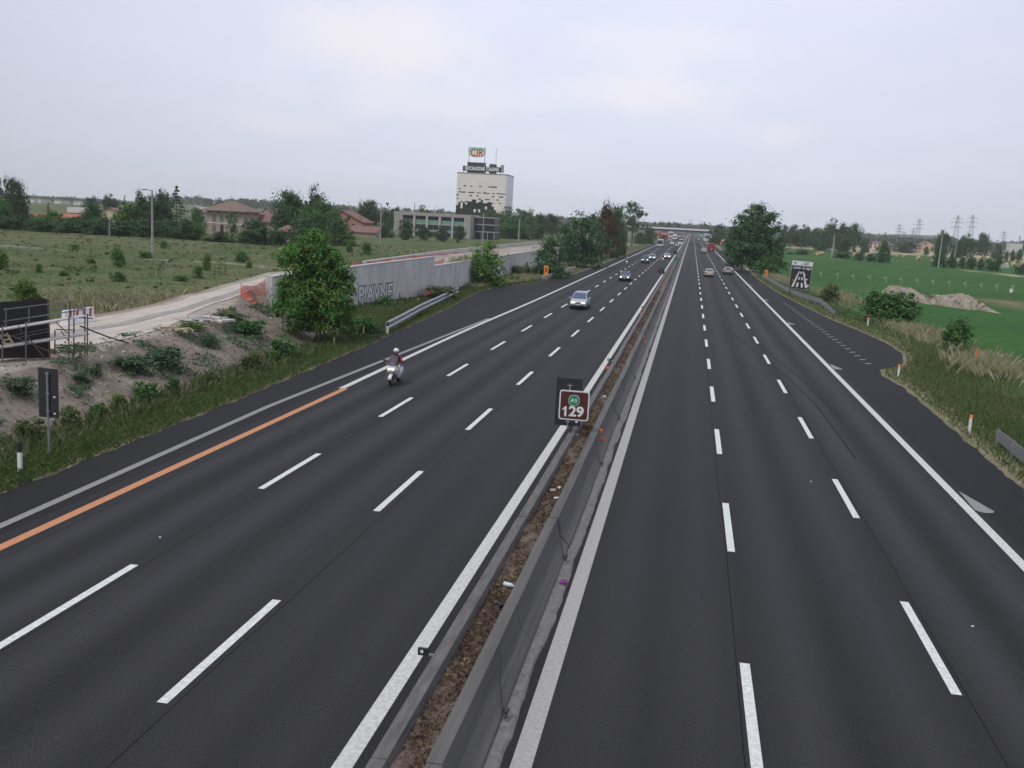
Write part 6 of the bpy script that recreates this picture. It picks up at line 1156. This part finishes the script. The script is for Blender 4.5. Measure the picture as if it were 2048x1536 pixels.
def leaving(px, py, lb, pm, L_=4.3, **k):
    p = road_at(px, py); return car(lb, (p.x, p.y+L_*.31, .006), 0, pm, L_, **k)
oncoming(1157, 618, 'silver minivan with lit headlights driving towards the camera', silver, 4.3, W_=1.74, H_=1.64, style='mpv', name='minivan', cat='minivan', glass=mat('blue_tinted_glass', (.06, .09, .17), .08, spec=.9))
oncoming(1249, 562, 'dark blue car with lit headlights behind the silver minivan', darkblue, 4.4, W_=1.76, H_=1.44, style='sedan')
oncoming(1290, 526.5, 'green off road car with lit headlights in the left middle lane', greenp, 4.1, W_=1.72, H_=1.72, style='suv')
oncoming(1304, 520, 'silver car with lit headlights just behind the green off road car', silver, 4.3, W_=1.74, H_=1.48, style='hatch')
oncoming(1334, 517.5, 'white saloon with lit headlights in the fast lane by the median', white_, 4.5, W_=1.78, H_=1.42, style='sedan')
leaving(1418, 553.5, 'beige saloon seen from behind in the right middle lane', beige, 4.5, W_=1.76, H_=1.44, style='sedan', glass=mat('rear_glass_pale', (.12, .13, .13), .1))
leaving(1455, 549, 'beige grey estate seen from behind in the right slow lane', paint('champagne_paint', (.48, .45, .38), .4), 4.3, W_=1.72, H_=1.42, style='hatch')
leaving(1396, 491, 'small dark car driving away in the right fast lane left of the red lorry', blackp, 4.2, H_=1.44, style='hatch')
leaving(1384, 489, 'tiny dark car driving away close to the median far ahead', blackp, 4.2, style='hatch')
leaving(1397, 480, 'tiny pale car driving away far ahead in the right middle lane', white_, 4.2, style='hatch')
leaving(1391, 475, 'tiny white car driving away under the bridge', white_, 4.2, style='hatch'); leaving(1386, 473.5, 'tiny dark car driving away under the bridge', blackp, 4.2, style='hatch')
for (px, py, lb, pm, st) in [(1354, 493, 'black and white car with lights behind the white saloon', greyp, 'sedan'), (1360, 489, 'car with warm lit headlights behind the black and white car', white_, 'hatch'), (1344, 489, 'white car with lights in the middle lane right of the bus', white_, 'hatch'), (1341, 482, 'dark car with one bright lamp on the slow lane behind the bus', redp, 'sedan'), (1361, 481, 'car with bright lights in the left fast lane before the bridge', greyp, 'sedan'), (1367, 481, 'black car with bright lights next to the median before the bridge', blackp, 'hatch'), (1357, 475, 'blue car with strong lights beside the white lorry', bluep, 'mpv'), (1369, 475, 'tiny car with lights under the bridge near the median', greyp, 'hatch'), (1375, 473.5, 'tiny car with white lights under the bridge beside the median', white_, 'hatch'), (1364, 473.5, 'tiny green car with lights under the bridge', greenp, 'hatch'), (1381, 470, 'farthest tiny car with lights at the road vanishing point', greyp, 'hatch')]:
    oncoming(px, py, lb, pm, 4.3, style=st)
# coach
p = road_at(1319.5, 494); t = empty('coach', (p.x, p.y+5, .006), 'white coach with a green roof edge in the left slow lane', 'coach', PI); Lb, Wb, Hb = 11., 2.5, 3.2
MB().loft([[(-x, y, z) for x, z in ((Wb/2*k, .35), (Wb/2*k, Hb-.4), (Wb/2*k*.86, Hb-.05), (-Wb/2*k*.86, Hb-.05), (-Wb/2*k, Hb-.4), (-Wb/2*k, .35))] for y, k in ((-Lb/2, 1), (Lb/2-.4, 1), (Lb/2, .93))]).build('body', white_, t)
MB().box((0, Lb/2+.02, 1.95), (Wb*.86, .06, 1.25)).build('windshield', M['glass'], t); MB().box((0, -.2, Hb-.0), (Wb*.8, Lb*.9, .12)).build('roof', white_, t); MB().box((0, Lb/2+.0, Hb-.38), (Wb*.9, .06, .26)).build('green_band', greenp, t)
for s in (-1, 1):
    MB().box((s*(Wb/2+.015), 0, 2.1), (.03, Lb*.86, .95)).build('side_window', M['glass'], t); MB().box((s*.9, Lb/2, .75), (.34, .08, .2)).build('headlight', M['lamp_off'], t); MB().box((s*(Wb/2+.22), Lb/2+.1, 2.3), (.22, .14, .5)).build('mirror', M['dark'], t)
    for y in (-3., 3.4): wheel(t, s*(Wb/2), y, .48, .3)
MB().box((0, Lb/2+.03, .62), (.6, .04, .14)).build('number_plate', M['plate'], t); MB().box((0, Lb/2+.01, .45), (Wb*.8, .06, .14)).build('bumper', M['trim'], t)
# red lorry from behind
p = road_at(1422.5, 503.5); t = empty('lorry', (p.x, p.y+3.6, .006), 'red tipper lorry seen from behind in the right slow lane', 'lorry', 0); rl = paint('lorry_red', (.34, .015, .03), .0, .45)
MB().box((0, -.6, 2.15), (2.5, 5.4, 1.9)).build('tipper_body', rl, t, bevel=.04)
for x in (-1.15, -.4, .4, 1.15): MB().box((x, -3.33, 2.15), (.10, .07, 1.9)).build('rib', rl, t)
MB().box((0, -.6, 3.2), (2.4, 5.2, .25)).build('tarpaulin', mat('tarp', (.16, .17, .15), .9), t); MB().box((0, 2.9, 1.9), (2.4, 1.7, 2.4)).build('cab', rl, t, bevel=.08); MB().box((0, .2, .85), (.9, 6.6, .3)).build('chassis', M['dark'], t); MB().box((0, -3.3, .75), (2.3, .12, .2)).build('rear_bar', M['trim'], t); MB().box((0, -3.4, .98), (.75, .05, .24)).build('number_plate', M['plate'], t); MB().box((0, 3.78, 2.5), (2.1, .05, .8)).build('windshield', M['glass'], t)
for s in (-1, 1):
    MB().box((s*.95, -3.4, 1.1), (.42, .06, .2)).build('taillight', M['taillamp'], t)
    for y in (-2.4, -1.2, 2.7): wheel(t, s*1.2, y, .5, .45)
# pale car and pickup: car with trailer beside the lorry
p = road_at(1407, 507); t = empty('trailer', (p.x, p.y+1.4, .006), 'pale box trailer towed in the right middle lane beside the red lorry', 'trailer', 0)
MB().box((0, 0, 1.05), (1.7, 2.6, 1.1)).build('box', paint('trailer_paint', (.45, .44, .40), 0), t, bevel=.04); MB().box((0, -1.32, .62), (1.5, .06, .12)).build('rear_bar', M['trim'], t); MB().tube([(0, 1.3, .5), (0, 2.6, .5)], .05, 6).build('drawbar', M['dark'], t); MB().box((0, -1.33, .8), (.5, .03, .12)).build('number_plate', M['plate'], t)
for s in (-1, 1): wheel(t, s*.85, 0, .3); MB().box((s*.7, -1.32, .85), (.2, .05, .15)).build('taillight', M['taillamp'], t)
car('white topped van pulling the pale box trailer', (p.x+.2, p.y+1.4+4.7, .006), 0, white_, 4.4, 1.75, 1.85, 'van', name='van', cat='van')
# white lorry oncoming far away
p = road_at(1349, 480); t = empty('lorry', (p.x, p.y+5, .006), 'white box lorry coming from under the bridge in the left slow lane', 'lorry', PI)
MB().box((0, 4.2, 1.75), (2.4, 1.8, 2.5)).build('cab', white_, t, bevel=.08); MB().box((0, -1.3, 2.45), (2.5, 8.6, 2.9)).build('box', mat('lorry_box', (.62, .63, .62), .6), t, bevel=.04); MB().box((0, 5.12, 2.1), (2.1, .05, .9)).build('windshield', M['glass'], t); MB().box((0, 0, .8), (.9, 9.5, .3)).build('chassis', M['dark'], t); MB().box((0, 5.1, .7), (2.3, .1, .3)).build('bumper', M['trim'], t)
for s in (-1, 1):
    MB().box((s*.9, 5.14, .95), (.35, .06, .2)).build('headlight', M['lamp_on'], t)
    for y in (-3.6, -2.3, 3.9): wheel(t, s*1.2, y, .5, .4)
# ---------------- two wheelers and riders
def skin_body(name, V, E, R, mats, rules, parent=None, sub=1):
    me = bpy.data.meshes.new(name); me.from_pydata(V, E, []); o = bpy.data.objects.new(name, me); COL.objects.link(o)
    sk = o.modifiers.new('skin', 'SKIN'); sk.use_smooth_shade = True
    for i, r in enumerate(R): me.skin_vertices[0].data[i].radius = (r, r)
    me.skin_vertices[0].data[0].use_root = True
    if sub: ss = o.modifiers.new('sub', 'SUBSURF'); ss.levels = sub; ss.render_levels = sub
    dg = bpy.context.evaluated_depsgraph_get(); m2 = bpy.data.meshes.new_from_object(o.evaluated_get(dg)); bpy.data.objects.remove(o); m2.name = name
    m2.materials.clear()
    for m in mats: m2.materials.append(m)
    for p_ in m2.polygons: p_.material_index = rules(p_.center); p_.use_smooth = True
    return link(name, m2, parent)
def rider(lb, loc, rz, jacket, trousers, helmet, open_face=True, parts=True):
    t = empty('person', loc, lb, 'person', rz)
    V = [(0, -.22, .88), (0, -.18, 1.10), (0, -.10, 1.33), (0, -.05, 1.46), (0, .0, 1.56), (0, .02, 1.66)]; E = [(0, 1), (1, 2), (2, 3), (3, 4), (4, 5)]; R = [.16, .15, .17, .075, .085, .10]
    for s in (-1, 1):
        n = len(V); V += [(s*.20, -.10, 1.36), (s*.33, .10, 1.16), (s*.33, .36, 1.08), (s*.32, .43, 1.08)]; E += [(2, n), (n, n+1), (n+1, n+2), (n+2, n+3)]; R += [.075, .055, .042, .038]
        h = n+3
        for k, (dx, ln) in enumerate(((-.035, .072), (-.012, .082), (.012, .078), (.034, .062))):
            m = len(V); V += [(s*(.32+dx), .47+ln*.35, 1.095), (s*(.32+dx), .47+ln*.75, 1.06), (s*(.32+dx), .47+ln*.55, 1.03)]; E += [(h, m), (m, m+1), (m+1, m+2)]; R += [.010, .0095, .009]
        m = len(V); V += [(s*.275, .45, 1.07), (s*.262, .49, 1.05)]; E += [(h, m), (m, m+1)]; R += [.011, .010]
        n = len(V); V += [(s*.12, -.20, .84), (s*.22, .22, .80), (s*.22, .14, .42), (s*.22, .16, .34), (s*.23, .33, .31)]; E += [(0, n), (n, n+1), (n+1, n+2), (n+2, n+3), (n+3, n+4)]; R += [.11, .085, .055, .05, .04]
    def rules(c):
        if c.z > 1.47: return 2
        if c.y > .40 and c.z > .98: return 2
        if c.z < .38: return 3
        if c.z > .93: return 0
        return 1
    skin_body('body', V, E, R, [jacket, trousers, M['skin'], M['dark']], rules, t)
    # face and open helmet
    n = 18; rr = []
    for i in range(9):
        a = PI*.5-(PI*.60)*i/8; r = .148*math.cos(a); z = 1.665+.148*math.sin(a); rr.append([(r*math.cos(2*PI*k/n), .0+r*1.12*math.sin(2*PI*k/n), z) for k in range(n)])
    rr[0] = [(.004*math.cos(2*PI*k/n), .004*math.sin(2*PI*k/n), 1.813) for k in range(n)]
    MB().loft(rr[::-1]).build('helmet', helmet, t, smooth=True)
    MB().tube([(-.14, .0, 1.62), (-.12, .02, 1.54), (0, .05, 1.50), (.12, .02, 1.54), (.14, .0, 1.62)], .018, 6).build('chin_strap', M['dark'], t)
    MB().box((0, .125, 1.60), (.025, .03, .05)).build('nose', M['skin'], t)
    for s in (-1, 1): MB().box((s*.04, .113, 1.625), (.03, .012, .014)).build('eye', M['dark'], t)
    MB().box((0, .112, 1.555), (.05, .012, .012)).build('mouth', mat('lips', (.3, .12, .1), .6), t)
    return t
def scooter(lb, loc, rz, bm, name='scooter', lit=True, screen=True, plate_=True):
    t = empty(name, loc, lb, 'motorbike', rz)
    for y, nm, r in ((.72, 'front_wheel', .27), (-.66, 'rear_wheel', .27)):
        w = MB().disc((0, y, r), r, (1, 0, 0), .13, 20).build(nm, M['tyre'], t); MB().disc((0, y, r), r*.6, (1, 0, 0), .145, 16).build('rim', M['rim'], w)
    MB().loft([[(-a, y, z0_), (-a*1.1, y, (z0_+z1_)/2), (-a*.7, y, z1_), (a*.7, y, z1_), (a*1.1, y, (z0_+z1_)/2), (a, y, z0_)] for y, z0_, z1_, a in ((-.98, .62, .80, .10), (-.80, .45, .84, .17), (-.3, .28, .78, .2), (.05, .26, .62, .2), (.22, .28, .60, .2), (.40, .36, .98, .24), (.56, .52, 1.02, .26), (.72, .62, .92, .20), (.86, .70, .82, .10))]).build('fairing', bm, t, smooth=False, bevel=.02)
    MB().box((0, -.28, .83), (.30, .80, .11)).build('seat', M['dark'], t, bevel=.03)
    MB().loft([[(-a, y, z) for a in ()] or [(-w_, y, z), (-w_*.6, y+.06, z), (w_*.6, y+.06, z), (w_, y, z), (w_, y-.012, z), (w_*.6, y+.046, z), (-w_*.6, y+.046, z), (-w_, y-.012, z)] for y, z, w_ in ((.60, .98, .20), (.50, 1.18, .24), (.40, 1.38, .22), (.36, 1.48, .15))]).build('windshield', mat('smoked_screen', (.12, .12, .15), .1, alpha=.62), t)
    MB().tube([(-.40, .40, 1.08), (-.2, .46, 1.04), (.2, .46, 1.04), (.40, .40, 1.08)], .018, 6).build('handlebar', M['dark'], t)
    for s in (-1, 1):
        MB().tube([(s*.22, .5, 1.05), (s*.42, .50, 1.20)], .012, 5).build('mirror_arm', M['dark'], t); MB().box((s*.45, .5, 1.23), (.17, .03, .08)).build('mirror', M['dark'], t, bevel=.01)
        MB().box((s*.10, .83, .84), (.10, .10, .075)).build('headlight', M['lamp_on'] if lit else M['lamp_off'], t, bevel=.02); MB().box((s*.22, .74, .80), (.05, .08, .07)).build('indicator', M['orange'], t)
        MB().tube([(s*.07, .72, .27), (s*.07, .60, .62)], .028, 6).build('fork', M['dark'], t)
    MB().loft([[(-.085, y, z), (0, y, z+.03), (.085, y, z), (.085, y, z-.06), (-.085, y, z-.06)] for y, z in ((.44, .50), (.60, .58), (.78, .59), (.94, .50), (1.02, .40))]).build('front_fender', white_, t)
    MB().tube([(.20, -.4, .34), (.22, -.95, .44)], .06, 8).build('exhaust', M['galv'], t); MB().box((0, -1.02, .55), (.18, .02, .16)).build('number_plate', M['plate'], t)
    return t
p = road_at(782, 771); loc = Vector((p.x, p.y+.72, .006)); scooter('white and silver maxi scooter with a smoked screen in the left slow lane', loc, PI, paint('scooter_silver', (.55, .56, .58), .3))
rider('person in a red jacket and pale trousers with a silver open helmet riding the scooter', loc, PI, mat('red_jacket', (.32, .012, .025), .8, var=.5, scale=6, col2=(.03, .012, .016)), mat('pale_trousers', (.50, .51, .54), .9), mat('silver_helmet', (.66, .67, .7), .2, .4))
p = road_at(1253.5, 531); loc = Vector((p.x, p.y+.72, .006)); scooter('dark motorbike with one lit lamp near the left edge line', loc, PI, darkblue, 'motorbike'); rider('person in dark clothes with a white helmet on the distant dark motorbike', loc, PI, mat('dark_jacket', (.03, .03, .035), .8), mat('dark_trousers', (.04, .04, .05), .9), M['white'])
p = road_at(1325.5, 524); loc = Vector((p.x, p.y+.72, .006)); scooter('red motorbike with a lit lamp overtaking before the white saloon', loc, PI, redp, 'motorbike'); rider('person in a red jacket and black helmet on the distant red motorbike', loc, PI, M['red'], mat('black_trousers', (.02, .02, .025), .9), M['dark'])
